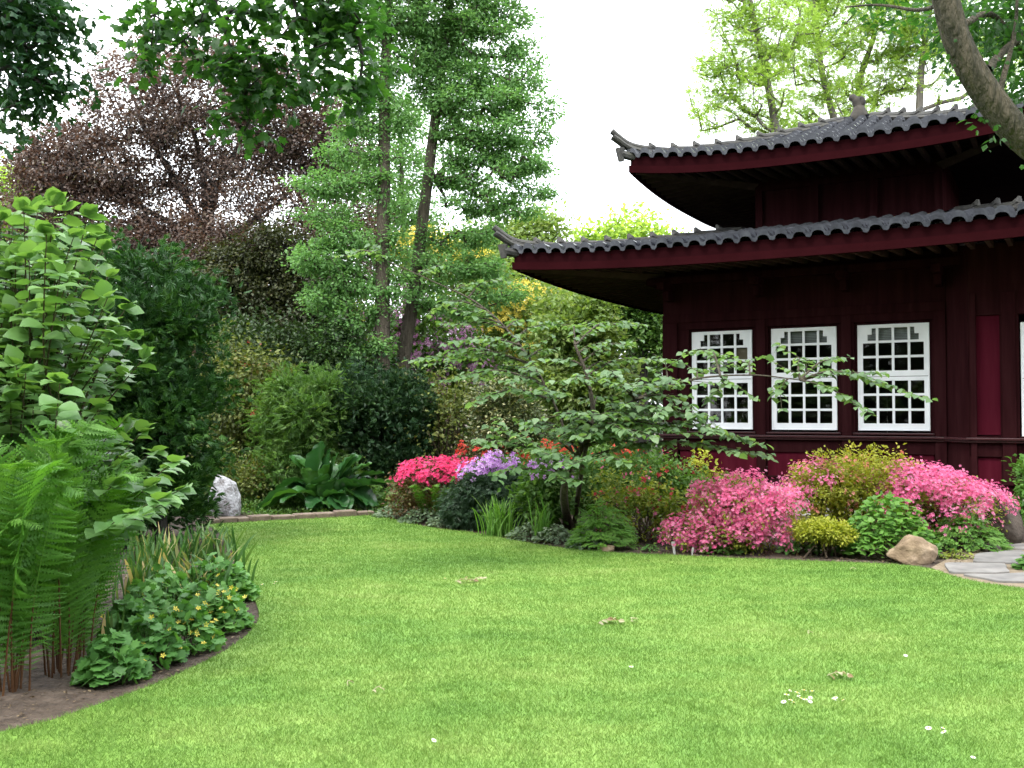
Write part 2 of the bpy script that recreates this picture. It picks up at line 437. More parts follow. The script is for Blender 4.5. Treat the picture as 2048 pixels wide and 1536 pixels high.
lr = build_roof(LOW, 'lower_roof'); ur = build_roof(UPP, 'upper_roof')
# brackets below the lower eave
for xx in (0.15, 1.66, 2.98, 4.3):
    b = MB(); b.box((xx-.06,-.55,3.62),(xx+.06,0.0,3.74)); b.box((xx-.05,-.30,3.46),(xx+.05,0.0,3.618)); pv_part(b, 'bracket', M['paint_dark'], bevel=.01)
b = MB(); b.box((-.1,-.22,3.742),(8,-.04,3.86)); b.box((-.22,-.22,3.743),(-.1,5.5,3.86)); pv_part(b, 'eave_beam', M['paint_dark'])
# upper storey
w = MB(); w.box((1.254,1.254,4.40),(4.25,4.25,5.80)); pv_part(w, 'upper_wall', M['paint_dark'])
w = MB()
w.box((1.20,1.20,4.735),(4.30,1.252,4.795)); w.box((1.20,1.252,4.735),(1.252,4.3,4.795)); pv_part(w, 'wall_flashing', noisemat('mustard_flashing', [(0.12,0.075,0.015),(0.16,0.10,0.03)], 5, 0.6, 0.1))
w = MB()
for a in (1.254, 2.2, 3.15, 4.13): w.box((a,1.20,4.798),(a+.12,1.253,5.72))
w.box((1.254,1.205,5.45),(4.25,1.252,5.55)); pv_part(w, 'upper_posts', M['paint_dark'])
# apex ornament
cx = UPP['o']+3.2; z = UPP['z']+UPP['rise']
o = MB()
o.tube([(cx,cx,z-.1),(cx,cx,z+.06),(cx,cx,z+.17),(cx,cx,z+.25)], [.22,.18,.12,.09], 10)
o.tube(bez([(cx,cx,z+.2),(cx-.05,cx,z+.36),(cx-.16,cx,z+.46)],4), [.09]*5+[.07]*3+[.03], 8)
o.tube(bez([(cx,cx,z+.22),(cx+.06,cx,z+.32),(cx+.02,cx,z+.42)],4), [.06]*5+[.05]*3+[.02], 8)
M['finial'] = noisemat('stained_finial_tile', [(0.010,0.009,0.008),(0.04,0.034,0.026)], 5, 0.8, 0.4)
o.build('finial', M['finial'], ur, smooth=True)
# ============================================================ GROUND, LAWN, PATH
g = MB()
xs = np.linspace(-200, 200, 2); 
g.add([(-200,-60,0),(200,-60,0),(200,260,0),(-200,260,0)], np.array([[0,1,2,3]]))
tag(g.build('ground', M['soil']), kind='structure')

lawn_px = [(0,1470),(100,1447),(200,1413),(300,1377),(400,1333),(470,1293),(508,1258),(518,1228),(500,1180),(478,1135),(455,1085),(425,1056),(410,1051),(500,1044),(600,1037),(700,1031),(758,1033),
           (850,1055),(950,1068),(1050,1087),(1150,1101),(1250,1109),(1350,1113),(1450,1118),(1550,1122),(1650,1126),(1780,1131),(1860,1140),(1915,1158),(1980,1171),(2048,1180)]
lp = [G(*p)[:2] for p in lawn_px]
lp = bez([(p[0], p[1], 0) for p in lp], 4)[:, :2]
LAWN = np.concatenate((lp, [(7.5,6.6),(9,5.5),(9,-5),(-9,-5),(-9,3.0),(-5,4.2)]))
def in_poly(X, Y, poly):
    inside = np.zeros(len(X), bool); j = len(poly)-1
    for i in range(len(poly)):
        xi, yi = poly[i]; xj, yj = poly[j]
        c = ((yi > Y) != (yj > Y)) & (X < (xj-xi)*(Y-yi)/(yj-yi+1e-12)+xi)
        inside ^= c; j = i
    return inside
GRASS_COLS = [(0.070,0.155,0.024),(0.110,0.215,0.034),(0.162,0.260,0.050),(0.225,0.285,0.088)]
def grassmat(name, blade):
    N = NT(name)
    ge = N.n('ShaderNodeNewGeometry')
    n1 = N.n('ShaderNodeTexNoise'); n1.inputs['Scale'].default_value = 0.8; n1.inputs['Detail'].default_value = 4
    n2 = N.n('ShaderNodeTexNoise'); n2.inputs['Scale'].default_value = 3.4; n2.inputs['Detail'].default_value = 5
    mp = N.n('ShaderNodeMapping'); mp.inputs['Scale'].default_value = (0.55,1,1); N.l(ge.outputs['Position'], mp.inputs[0])
    N.l(mp.outputs[0], n1.inputs['Vector']); N.l(mp.outputs[0], n2.inputs['Vector'])
    a = N.n('ShaderNodeMath', operation='MULTIPLY_ADD'); a.inputs[1].default_value = 0.75; N.l(n1.outputs[0], a.inputs[0])
    b = N.n('ShaderNodeMath', operation='MULTIPLY'); b.inputs[1].default_value = 0.55; N.l(n2.outputs[0], b.inputs[0]); N.l(b.outputs[0], a.inputs[2])
    at = N.n('ShaderNodeAttribute', attribute_name='rnd')
    c = N.n('ShaderNodeMath', operation='MULTIPLY_ADD'); c.inputs[1].default_value = 0.28; N.l(at.outputs['Fac'], c.inputs[0]); N.l(a.outputs[0], c.inputs[2])
    r = ramp(N, GRASS_COLS, [0.56,0.78,0.98,1.22]) if False else ramp(N, GRASS_COLS, [0.15,0.42,0.66,0.95])
    mr = N.n('ShaderNodeMapRange'); mr.inputs[1].default_value = 0.30; mr.inputs[2].default_value = 1.22; N.l(c.outputs[0], mr.inputs[0]); N.l(mr.outputs[0], r.inputs[0])
    p = N.n('ShaderNodeBsdfPrincipled'); p.inputs['Roughness'].default_value = 0.6; p.inputs['Specular IOR Level'].default_value = 0.25
    N.l(r.outputs[0], p.inputs['Base Color'])
    if blade:
        tr = N.n('ShaderNodeBsdfTranslucent'); N.l(r.outputs[0], tr.inputs[0])
        ms = N.n('ShaderNodeMixShader'); ms.inputs[0].default_value = 0.35
        N.l(p.outputs[0], ms.inputs[1]); N.l(tr.outputs[0], ms.inputs[2]); N.l(ms.outputs[0], N.out.inputs[0])
    else:
        N.l(p.outputs[0], N.out.inputs[0])
    return N.m
M['lawn'] = grassmat('lawn_turf', False); M['blade'] = grassmat('grass_blade', True)
def lawn_h(x, y):
    return 0.022 + 0.010*np.sin(x*1.7+.4)*np.sin(y*1.3) + 0.006*np.sin(x*4.1+y*2.7)
l = MB(); n = len(LAWN)
l.add([(x, y, 0.016) for x, y in LAWN], np.arange(n)[None])
l.add([(x, y, 0.016) for x, y in LAWN] + [(x, y, -0.02) for x, y in LAWN], np.array([(i, n+i, n+(i+1)%n, (i+1)%n) for i in range(n)]))
tag(l.build('lawn', M['lawn']), kind='structure')
# mown grass blades
gb = MB()
yy = np.linspace(3.3, 16.6, 400); half = yy*0.55+1.9; dn = 15500*(5/yy)**1.75
cdf = np.cumsum(half*2*dn); n = int(cdf[-1]*(yy[1]-yy[0])); cdf /= cdf[-1]
Y = np.interp(rng.random(n), cdf, yy); X = (rng.random(n)*2-1)*(Y*0.55+1.9)
k = in_poly(X, Y, LAWN); X, Y = X[k], Y[k]; n = len(X)
wd_ = .0048*(Y/5)**.8; hb = .023*(Y/5)**.12
tuft = 0.85+0.3*(np.sin(X*9.1+np.sin(Y*7.3)*2)*np.sin(Y*8.3+np.sin(X*5.7)*2)*.5+.5)
th = rng.random(n)*2*PI; hh = hb*(0.5+0.8*rng.random(n))*tuft; ln = (.2+1.3*rng.random(n))*hh; ph = rng.random(n)*2*PI
b = np.stack([X, Y, np.full(n, .012)], 1); s = np.stack([np.cos(th), np.sin(th), np.zeros(n)], 1)*(wd_/2)[:,None]
tip = b + np.stack([np.cos(ph)*ln, np.sin(ph)*ln, hh], 1)
gb.add(np.stack([b-s, b+s, tip], 1).reshape(-1, 3), np.arange(3*n).reshape(-1, 3), np.repeat(rng.random(n), 3))
tag(gb.build('grass', M['blade']), kind='stuff')

# flagstone path
M['flag'] = noisemat('grey_flagstone', [(0.10,0.097,0.092),(0.165,0.158,0.148),(0.22,0.21,0.195)], 3, 0.85, 0.35)
M['sand'] = noisemat('sandy_path_bed', [(0.13,0.10,0.065),(0.22,0.175,0.12)], 14, 0.95, 0.6)
s = MB(); pts = [G(*p)[:2] for p in [(1862,1137),(1905,1158),(1960,1174),(2048,1188),(2200,1205),(2300,1110),(2150,1085),(2000,1087),(1930,1100),(1890,1122)]]
s.add([(x, y, 0.010) for x, y in pts], np.arange(len(pts))[None]); tag(s.build('path_bed', M['sand']), kind='structure')
def slab(px, lab):
    p = [G(*q)[:2] for q in px]; c = np.mean(p, 0)
    m = MB(); q = []
    for i in range(len(p)):
        a, b = np.array(p[i]), np.array(p[(i+1) % len(p)])
        for t in (0.08, .35, .65, .92): q.append(a+(b-a)*t + rng.normal(0, .006, 2))
    m.prism([v-c for v in q], 0.0, 0.032)
    o = m.build('flagstone', M['flag'], smooth=False, bevel=.008); o.location = (c[0], c[1], 0.0)
    return tag(o, lab, 'flagstone', 'flagstones of the garden path')
slab([(1888,1130),(2010,1132),(2020,1148),(1990,1151),(1900,1150)], 'pale flagstone at the tip of the path beside the tan rock')
slab([(1922,1153),(1990,1154),(2060,1150),(2150,1160),(2130,1170),(2000,1168)], 'long grey flagstone bordering the lawn edge')
slab([(1950,1112),(2040,1104),(2075,1118),(2060,1132),(1945,1128)], 'grey flagstone in the middle of the path')
slab([(1985,1098),(2045,1091),(2075,1100),(2040,1102)], 'small flagstone furthest along the path near the pavilion')
slab([(2032,1134),(2160,1128),(2200,1150),(2080,1146)], 'flagstone cut by the photo edge beside the weed')

# stone edging along the far side of the lawn
M['kerb'] = noisemat('tan_edging_stone', [(0.09,0.065,0.048),(0.15,0.115,0.088),(0.20,0.16,0.125)], 7, 0.9, 0.5)
ks = [408,441,474,502,546,590,632,672,716,752]
def kp(x): return G(x, 1051-(x-408)*0.0545)[:2]
klab = ['tan edging stone at the left end beside the dark cypress','tan edging stone second from the cypress end','tan edging stone below the white standing stone','tan edging stone just past the white standing stone','tan edging stone between white stone and large leaved clump','tan edging stone at the first drooping leaf of the large leaved clump','tan edging stone below the middle of the large leaved clump','tan edging stone right of the large leaved clump middle','tan edging stone at the right end by the silvery ground cover']
for i in range(len(ks)-1):
    a, b = np.array(kp(ks[i]+1.2)), np.array(kp(ks[i+1]-1.2)); d = nrm(b-a); nn = np.array((-d[1], d[0]))
    m = MB(); j = lambda: rng.normal(0, .012, 2); c = (a+b)/2
    m.prism([a-c+j(), b-c+j(), b+nn*.22-c+j(), a+nn*.22-c+j()], 0, .075+rng.random()*.03)
    o = m.build('edging_stone', M['kerb'], bevel=.015); o.location = (c[0], c[1], 0)
    tag(o, klab[i], 'edging stone', 'stones edging the far side of the lawn')
# ============================================================ PLANT TOOLS
import mathutils.noise as mnoise
def tris(*f): return np.array(f)
T_DIA = (np.array([(0,0,0),(.45,.30,.07),(1,0,-.06),(.45,-.30,.07)], float), np.array([[0,1,2],[0,2,3]]))
T_OV = (np.array([(0,0,0),(.35,0,-.03),(.7,0,-.07),(1,0,-.20),(.14,.2,.04),(.42,.31,.05),(.76,.2,-.02),(.14,-.2,.04),(.42,-.31,.05),(.76,-.2,-.02)], float),
        np.array([(0,1,4),(1,5,4),(1,2,5),(2,6,5),(2,3,6),(0,7,1),(1,7,8),(1,8,2),(2,8,9),(2,9,3)]))
T_RND = (T_OV[0]*np.array([1,1.45,1.2]), T_OV[1])
def lobed(lobes, depth, asp=1.0, droop=.15):
    k = lobes*2+1; th = np.linspace(-2.55, 2.55, k); r = np.where(np.arange(k) % 2 == 0, .52, .52*(1-depth))
    r = r*(1+.15*np.cos(th)); V = [(.42,0,.03)] + [(.42+rr*math.cos(t), rr*math.sin(t)*asp, -droop*rr*rr*2) for rr, t in zip(r, th)] + [(0,0,.02)]
    V = np.array(V); n = k+1
    return V, np.array([(0, 1+i, 1+(i+1) % n) for i in range(n)])
T_MAPLE = lobed(5, .38); T_OAK = lobed(4, .42, .75); T_LADY = lobed(7, .30, 1.1, -.05); T_CEL = lobed(4, .3, 1.0, .1)
def fan(nf=5, w=.10):
    V, Fc = [], []
    for i, a in enumerate(np.linspace(-.75, .75, nf)):
        L = 1-.35*abs(a); c, s = math.cos(a), math.sin(a); b = len(V)
        V += [(0,0,0),(.55*L*c - w*s, .55*L*s + w*c, .05),(L*c, L*s, -.12*L),(.55*L*c + w*s, .55*L*s - w*c, .05)]
        Fc += [(b,b+1,b+2),(b,b+2,b+3)]
    return np.array(V, float), np.array(Fc)
T_FAN = fan(5, .085); T_FAN3 = fan(3, .16)
def spray():
    V, Fc = [], []
    for i in range(7):
        t = .12+.13*i; 
        for sg in ((-1, 1) if i < 6 else (0,)):
            a = sg*.95; L = .42*(1-.4*i/7); b = len(V); c, s = math.cos(a), math.sin(a); w = .055
            V += [(t,0,0),(t+.5*L*c-w*s,.5*L*s+w*c,.02),(t+L*c,L*s,-.07),(t+.5*L*c+w*s,.5*L*s-w*c,.02)]
            Fc += [(b,b+1,b+2),(b,b+2,b+3)]
    return np.array(V, float), np.array(Fc)
T_SPRAY = spray()      # a pinnate leaf or a leafy twig
def flower5():
    V, Fc = [(0,0,0)], []
    for k in range(5):
        a = k*2*PI/5; b = len(V)
        for r, da, z in ((.32,-.42,.16),(.50,0,.18),(.32,.42,.16)): V.append((r*math.cos(a+da), r*math.sin(a+da), z))
        Fc += [(0,b,b+1),(0,b+1,b+2)]
    return np.array(V, float), np.array(Fc)
T_FLO = flower5()

def leaves(mb, C, D, Nn, size, T, rnd, m=0):
    """Leaves of template T at C, pointing along D, upper side towards Nn."""
    C, D, Nn = np.asarray(C, float), nrm(D), np.asarray(Nn, float)
    n = len(C)
    if n == 0: return
    S = nrm(np.cross(Nn, D)); N2 = np.cross(D, S)
    size = np.broadcast_to(size, (n,))[:, None, None]
    tv = T[0]
    V = C[:, None] + size*(tv[None, :, 0, None]*D[:, None] + tv[None, :, 1, None]*S[:, None] + tv[None, :, 2, None]*N2[:, None])
    k = len(tv)
    Fc = (T[1][None] + (np.arange(n)*k)[:, None, None]).reshape(-1, T[1].shape[1])
    mb.add(V.reshape(-1, 3), Fc, np.repeat(np.clip(rnd, 0, 1), k), m)

def rdir(n, zs=1.0):
    v = rng.normal(0, 1, (n, 3)); v[:, 2] *= zs
    return nrm(v)

def pxblob(px, py, rx, ry, Y, rz=None):
    """An ellipsoid that covers rx by ry pixels at depth Y."""
    c = P(px, py, Y); k = Y/F
    return (*c, rx*k, (rz if rz is not None else rx*k*.8), ry*k)

def in_blobs(blobs, n, shell=0.0, lower=0.0):
    """n points spread through ellipsoids (cx,cy,cz,rx,ry,rz), with their outward direction."""
    B = np.array(blobs, float); vol = (B[:,3]*B[:,4]*B[:,5])**(0.85)
    k = rng.choice(len(B), n, p=vol/vol.sum())
    d = rdir(n); r = (shell**3 + (1-shell**3)*rng.random(n))**(1/3)
    pts = B[k,:3] + d*r[:,None]*B[k,3:]
    return pts, nrm(d/B[k,3:])

def lumps(blobs, n, r, shell=.72, flat=.8):
    C, out = in_blobs(blobs, n, shell); q = r*(.65+.7*rng.random(n)); k = C[:,2] > .05
    return [(*c, a, a, a*flat) for c, a, o in zip(C[k], q[k], out[k])]

def tree_skel(trunk, centers, step=.4, up=.5, sag=.06, lo=0.0):
    """Branches grown from a trunk polyline to every centre, each from the nearest node below it."""
    tr = np.asarray(trunk, float); N = len(tr); nc = len(centers)
    cap = N + nc*60; pos = np.zeros((cap,3)); par = np.full(cap, -1); n = N
    pos[:N] = tr; par[1:N] = np.arange(N-1)
    first = int(N*lo)
    d0 = np.min(np.linalg.norm(centers[:,None]-tr[None,first:], axis=2), axis=1)
    ends = np.zeros(nc, int); start = np.zeros(nc, int)
    for ci in np.argsort(d0):
        c = centers[ci]; q = pos[first:n]; d = c-q; L = np.linalg.norm(d, axis=1)
        cost = L + up*np.maximum(0, q[:,2]-c[2]+.35*L)
        j = first+int(np.argmin(cost)); L = L[j-first]; k = min(max(1, int(L/step)), 50)
        side = rng.normal(0, .10*L, 3); p0 = pos[j].copy()
        for i in range(1, k+1):
            t = i/k
            w = 4*t*(1-t)
            p = p0*(1-t)+c*t + side*w*.5 + np.array((0,0,sag*L*w)) + rng.normal(0,.02*step,3)*(t<1)
            pos[n] = p; par[n] = j if i == 1 else n-1; n += 1
        ends[ci] = n-1; start[ci] = j
    cnt = np.zeros(n); np.add.at(cnt, ends, 1)
    for i in range(n-1, N-1, -1): cnt[par[i]] += cnt[i]
    return pos[:n], par[:n], cnt, N, ends

def skel_mesh(mb, pos, par, cnt, N, r0, pw=.45, rmin=.006, rmax=1, sides=5, m=0):
    n = len(pos); i = np.arange(N, n)
    r = np.clip(r0*np.maximum(cnt,.6)**pw, rmin, rmax)
    rp = np.minimum(r[par[i]], np.where(par[i] < N, r[i]*1.25, 1e9))
    a, b = pos[par[i]], pos[i]; T = nrm(b-a)
    ref = np.where(np.abs(T[:,2:3]) > .8, np.array([[1.,.2,0]]), np.array([[0,0,1.]]))
    A = nrm(np.cross(T, ref)); Bv = np.cross(T, A); th = np.arange(sides)*2*PI/sides
    ring = np.cos(th)[None,:,None]*A[:,None]+np.sin(th)[None,:,None]*Bv[:,None]
    V = np.concatenate([a[:,None]+ring*rp[:,None,None], b[:,None]+ring*r[i][:,None,None]], 1)
    k = len(i); s = np.arange(sides); s2 = (s+1) % sides
    q = np.stack([s, s2, sides+s2, sides+s], 1)[None]+(np.arange(k)*2*sides)[:,None,None]
    mb.add(V.reshape(-1,3), q.reshape(-1,4), .5, m)

def cluster_leaves(mb, C, out, per, spread, size, T, flat=1.0, droop=.2, tiltj=.5, crnd=.5, outw=.6, m=0):
    """per leaves round every centre; out is the outward direction of the clump."""
    n = len(C); per = np.broadcast_to(per, (n,)); idx = np.repeat(np.arange(n), per); k = len(idx)
    off = rng.normal(0, 1, (k,3))*spread; off[:,2] *= flat
    pts = C[idx]+off
    D = rdir(k, .5)+out[idx]*outw+nrm(off)*.5; D[:,2] -= droop
    Nn = rng.normal(0, tiltj, (k,3)); Nn[:,2] += 1; Nn += out[idx]*.35
    sz = size*(.65+.7*rng.random(k))
    cr = rng.random(n)
    leaves(mb, pts, D, Nn, sz, T, crnd*cr[idx]+(1-crnd)*rng.random(k), m)

def trunk_mesh(mb, pts, r0, r1, sides=12, flare=.35, bump=.05, m=0):
    p = bez(pts, 8); n = len(p); t = np.linspace(0,1,n)
    r = r0+(r1-r0)*t + r0*flare*np.exp(-t*22)
    V, Q = tube_vf(p, r, sides); V = V.reshape(n, sides, 3)
    th = np.arange(sides)*2*PI/sides
    w = 1+bump*(np.sin(3*th[None]+6*t[:,None])+.6*np.sin(5*th[None]-9*t[:,None]))+rng.normal(0,bump*.25,(n,sides))
    V = p[:,None]+(V-p[:,None])*w[:,:,None]
    mb.add(V.reshape(-1,3), [Q, np.array([list(range((n-1)*sides, n*sides))])], .5, m)
    return p

def tree(name, label, cat, trunk, r0, r1, blobs, nclump, per, spread, size, T, leaf, bark, group=None, flat=.6, droop=.25, up=.5, shell=.3,
         twig=.010, tiltj=.5, crnd=.5, lo=.15, step=.45, limbs=(), outw=.6, fol='crown', extra=None):
    base = np.asarray(trunk[0], float)
    root = thing(name, label, cat, base, group)
    tm = MB(); p = trunk_mesh(tm, trunk, r0, r1)
    nodes = [p]
    for lb, ra, rb in limbs: nodes.append(trunk_mesh(tm, lb, ra, rb, 8, .1))
    C, out = in_blobs(blobs, nclump, shell)
    tr = np.concatenate(nodes)
    k = tr[:,2] > base[2] + lo*(p[-1][2]-base[2])
    pos, par, cnt, N, ends = tree_skel(tr[k], C, step, up)
    skel_mesh(tm, pos, par, cnt, N, twig)
    tm.build('trunk', bark, root, loc=base, smooth=True)
    cm = MB(); cluster_leaves(cm, C, out, per, spread, size, T, flat, droop, tiltj, crnd, outw)
    # leaves along the twigs
    i = np.arange(N, len(pos)); i = i[cnt[i] <= 3]
    if len(i):
        cluster_leaves(cm, pos[i], rdir(len(i)), max(1, int(per*.15)), spread*.5, size, T, flat, droop, tiltj, crnd, outw)
    if extra: extra(cm)
    cm.build(fol, leaf, root, loc=base)
    return root

def bush(name, label, cat, base, blobs, nclump, per, spread, size, T, leaf, group=None, lump=None, shell=.75, flat=.8, droop=.1, tiltj=.5, crnd=.5, outw=1.0,
         flowers=None, stems=14, stem_r=.012, fol='foliage', stem_mat=None, extra=None):
    base = np.asarray(base, float); root = thing(name, label, cat, base, group)
    lb = lumps(blobs, *lump) if lump else blobs
    C, out = in_blobs(lb, nclump, shell)
    k = C[:,2] > .03; C, out = C[k], out[k]
    fm = MB(); cluster_leaves(fm, C, out, per, spread, size, T, flat, droop, tiltj, crnd, outw)
    inner, _ = in_blobs(blobs, max(4, nclump//4), 0); inner = inner[inner[:,2] > .03]
    cluster_leaves(fm, inner, rdir(len(inner)), per, spread*1.3, size, T, 1, droop, 1, crnd)
    if extra: extra(fm)
    fm.build(fol, leaf, root, loc=base)
    if flowers:
        for fname, fmat, nfl, fper, fsp, fsize, fshell, zone in flowers:
            FC, fo = in_blobs(zone or lb, nfl, fshell); kk = (FC[:,2] > .05)&(fo[:,2] > -.35); FC, fo = FC[kk]+fo[kk]*(spread*.6 + (lump[1]*.40 if lump and zone else 0)), fo[kk]
            bm_ = MB(); n = len(FC); idx = np.repeat(np.arange(n), fper); q = FC[idx]+rng.normal(0, fsp, (len(idx),3))
            nn = fo[idx]+rng.normal(0,.45,(len(idx),3))+np.array((0,-.25,.35)); nn = nrm(nn)
            dd = nrm(np.cross(nn, rdir(len(idx))))
            cr = rng.random(n)
            leaves(bm_, q, dd, nn, fsize*(.7+.6*rng.random(len(idx))), T_FLO, .45*cr[idx]+.55*rng.random(len(idx)))
            bm_.build(fname, fmat, root, loc=base)
    if stems:
        sm = MB(); kk = rng.choice(len(C), min(stems, len(C)), replace=False)
        for c in C[kk]:
            b0 = base+np.array((rng.normal(0,.12),rng.normal(0,.12),0)); mid = (b0+c)/2+np.array((0,0,.12*np.linalg.norm(c-b0)))+rng.normal(0,.04,3)
            pp = bez([b0, mid, c], 4); sm.tube(pp, np.linspace(stem_r, stem_r*.35, len(pp)), 5)
        sm.build('stems', stem_mat or M['stem'], root, loc=base, smooth=True)
    return root

def rock(name, label, cat, base, dims, mat, seed=0, rough=.18, sub=4, shape=None, group=None, rz=0):
    bm = bmesh.new(); bmesh.ops.create_icosphere(bm, subdivisions=sub, radius=1)
    r2 = np.random.default_rng(seed); W = r2.normal(0, 1, (14,3))*np.array([[2.2]]); ph = r2.random(14)*6; am = r2.random(14)*rough/ (1+np.arange(14)*.12)
    pl = nrm(r2.normal(0,1,(9,3))); pd = .62+.3*r2.random(9)
    for v in bm.verts:
        c = np.array(v.co); k = 1+np.sum(am*np.sin(W@c*1.3+ph))*.5
        c = c*k
        for a, d in zip(pl, pd):
            e = c@a-d
            if e > 0: c = c-a*e*.8
        c = c*(1+.10*mnoise.fractal(Vector(c*2.6+seed), 1.0, 2.0, 5)) + r2.normal(0,.004,3)
        if shape: c = np.array(shape(c))
        v.co = Vector(c*np.array(dims)); 
        if v.co.z < -dims[2]*.55: v.co.z = -dims[2]*.55
    me = bpy.data.meshes.new(name); bm.to_mesh(me); bm.free()
    for p in me.polygons: p.use_smooth = True
    me.materials.append(mat)
    o = bpy.data.objects.new(name, me); COL.objects.link(o); o.location = (base[0], base[1], base[2]+dims[2]*.5); o.rotation_euler = (0,0,rz)
    return tag(o, label, cat, group)

# leaf materials
M['l_beech'] = leafmat('copper_beech_leaf', [(0.036,0.027,0.023),(0.084,0.058,0.048),(0.150,0.105,0.080),(0.072,0.082,0.030)], .28, .42, .5, (1.4,.95,.65), [0,.4,.75,1])
M['l_gink'] = leafmat('fresh_green_leaf', [(0.075,0.175,0.045),(0.125,0.260,0.080),(0.20,0.35,0.13)], .5, tcol=(1.3,1.35,.8))
M['l_ash'] = leafmat('yellow_green_leaf', [(0.16,0.26,0.05),(0.25,0.37,0.075),(0.36,0.48,0.13)], .6, tcol=(1.5,1.5,.8))
M['l_far'] = leafmat('mid_green_leaf', [(0.040,0.098,0.020),(0.078,0.165,0.032),(0.135,0.23,0.05)], .4)
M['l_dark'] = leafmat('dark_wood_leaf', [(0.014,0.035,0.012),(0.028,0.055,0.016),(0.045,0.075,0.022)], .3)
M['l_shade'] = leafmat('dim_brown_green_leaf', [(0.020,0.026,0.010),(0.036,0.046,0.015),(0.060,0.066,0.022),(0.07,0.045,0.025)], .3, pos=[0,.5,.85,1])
M['l_yel'] = leafmat('yellow_bloom', [(0.10,0.16,0.03),(0.30,0.28,0.04),(0.58,0.46,0.07)], .4, tcol=(1.1,1,.5))
M['l_feath'] = leafmat('feathery_leaf', [(0.095,0.17,0.042),(0.17,0.25,0.065),(0.27,0.32,0.11)], .45)
M['l_hin'] = leafmat('cypress_spray', [(0.012,0.045,0.010),(0.025,0.082,0.015),(0.075,0.175,0.028)], .2, .55, .3)
M['l_yew'] = leafmat('dark_conifer_spray', [(0.010,0.034,0.012),(0.020,0.056,0.016),(0.045,0.095,0.024)], .15, .55, .3)
M['l_big'] = leafmat('pale_green_big_leaf', [(0.065,0.150,0.045),(0.105,0.215,0.065),(0.165,0.290,0.095)], .38, .38, .5, tcol=(1.2,1.25,.5))
M['l_map'] = leafmat('maple_leaf', [(0.016,0.054,0.014),(0.028,0.088,0.020),(0.050,0.130,0.028)], .55)
M['l_oak'] = leafmat('oak_leaf', [(0.012,0.045,0.020),(0.020,0.065,0.025),(0.035,0.090,0.028)], .35)
M['l_fern'] = leafmat('fern_green', [(0.045,0.135,0.020),(0.085,0.215,0.032),(0.15,0.31,0.055)], .45)
M['l_vib'] = leafmat('grey_green_leaf', [(0.065,0.130,0.050),(0.112,0.200,0.082),(0.185,0.275,0.135)], .5, .40, .45)
M['l_azl'] = leafmat('azalea_leaf', [(0.085,0.15,0.022),(0.18,0.23,0.030),(0.33,0.33,0.055)], .4)
M['l_azy'] = leafmat('yellow_azalea_leaf', [(0.14,0.18,0.020),(0.27,0.29,0.032),(0.42,0.38,0.065)], .45)
M['l_peo'] = leafmat('bright_leafy_green', [(0.050,0.140,0.022),(0.090,0.215,0.035),(0.155,0.290,0.06)], .35)
M['l_bright'] = leafmat('fresh_perennial_leaf', [(0.075,0.185,0.030),(0.125,0.270,0.045),(0.20,0.34,0.08)], .42)
M['l_bron'] = leafmat('bronze_green_leaf', [(0.045,0.060,0.016),(0.085,0.115,0.024),(0.15,0.17,0.04),(0.15,0.05,0.03)], .35, pos=[0,.45,.85,1])
M['l_hol'] = leafmat('variegated_leaf', [(0.025,0.045,0.014),(0.06,0.085,0.022),(0.34,0.33,0.16)], .2, .4, .5, pos=[0,.55,.9])
M['l_sil'] = leafmat('silvery_leaf', [(0.060,0.10,0.055),(0.11,0.165,0.09),(0.20,0.26,0.17)], .25)
M['l_jap'] = leafmat('dark_cutleaf', [(0.018,0.045,0.022),(0.032,0.068,0.034),(0.055,0.10,0.055)], .25, .45)
M['l_skunk'] = leafmat('glossy_big_leaf', [(0.016,0.060,0.020),(0.030,0.095,0.026),(0.075,0.19,0.03)], .25, .28, .6)
M['l_red'] = leafmat('dark_red_leaf', [(0.05,0.03,0.012),(0.10,0.055,0.02),(0.09,0.11,0.025)], .3)
M['l_cel'] = leafmat('blue_green_lobed_leaf', [(0.052,0.150,0.034),(0.095,0.235,0.054),(0.16,0.32,0.085)], .35)
M['l_iris'] = leafmat('strap_leaf', [(0.030,0.090,0.022),(0.060,0.14,0.03),(0.12,0.18,0.05),(0.42,0.33,0.16)], .35, pos=[0,.55,.9,1])
M['l_gold'] = leafmat('golden_leaf', [(0.16,0.21,0.022),(0.30,0.33,0.035),(0.44,0.43,0.06)], .4)
M['f_pink'] = leafmat('pink_petal', [(0.58,0.07,0.20),(0.70,0.16,0.34),(0.80,0.36,0.52)], .4, .5, .3, (1.05,.8,.9))
M['f_hot'] = leafmat('hot_pink_petal', [(0.66,0.025,0.12),(0.75,0.05,0.20),(0.80,0.12,0.30)], .4, .5, .3, (1,.7,.8))
M['f_peach'] = leafmat('peach_petal', [(0.55,0.12,0.10),(0.68,0.22,0.20),(0.75,0.34,0.30)], .4, .5, .3, (1.1,.9,.7))
M['f_red'] = leafmat('red_petal', [(0.40,0.02,0.02),(0.55,0.05,0.03),(0.65,0.10,0.06)], .35, .5, .3, (1,.5,.5))
M['f_crim'] = leafmat('crimson_petal', [(0.30,0.008,0.025),(0.42,0.015,0.05),(0.55,0.04,0.10)], .35, .5, .3, (1,.5,.6))
M['f_lil'] = leafmat('lilac_petal', [(0.40,0.16,0.50),(0.54,0.28,0.64),(0.70,0.48,0.76)], .4, .5, .3, (1,.9,1))
M['f_mag'] = leafmat('magenta_petal', [(0.34,0.10,0.29),(0.48,0.22,0.42),(0.58,0.36,0.50)], .4, .5, .3, (1,.9,1))
M['f_yel'] = leafmat('yellow_petal', [(0.66,0.52,0.06),(0.80,0.70,0.16)], .3, .5, .3, (1,1,.5))
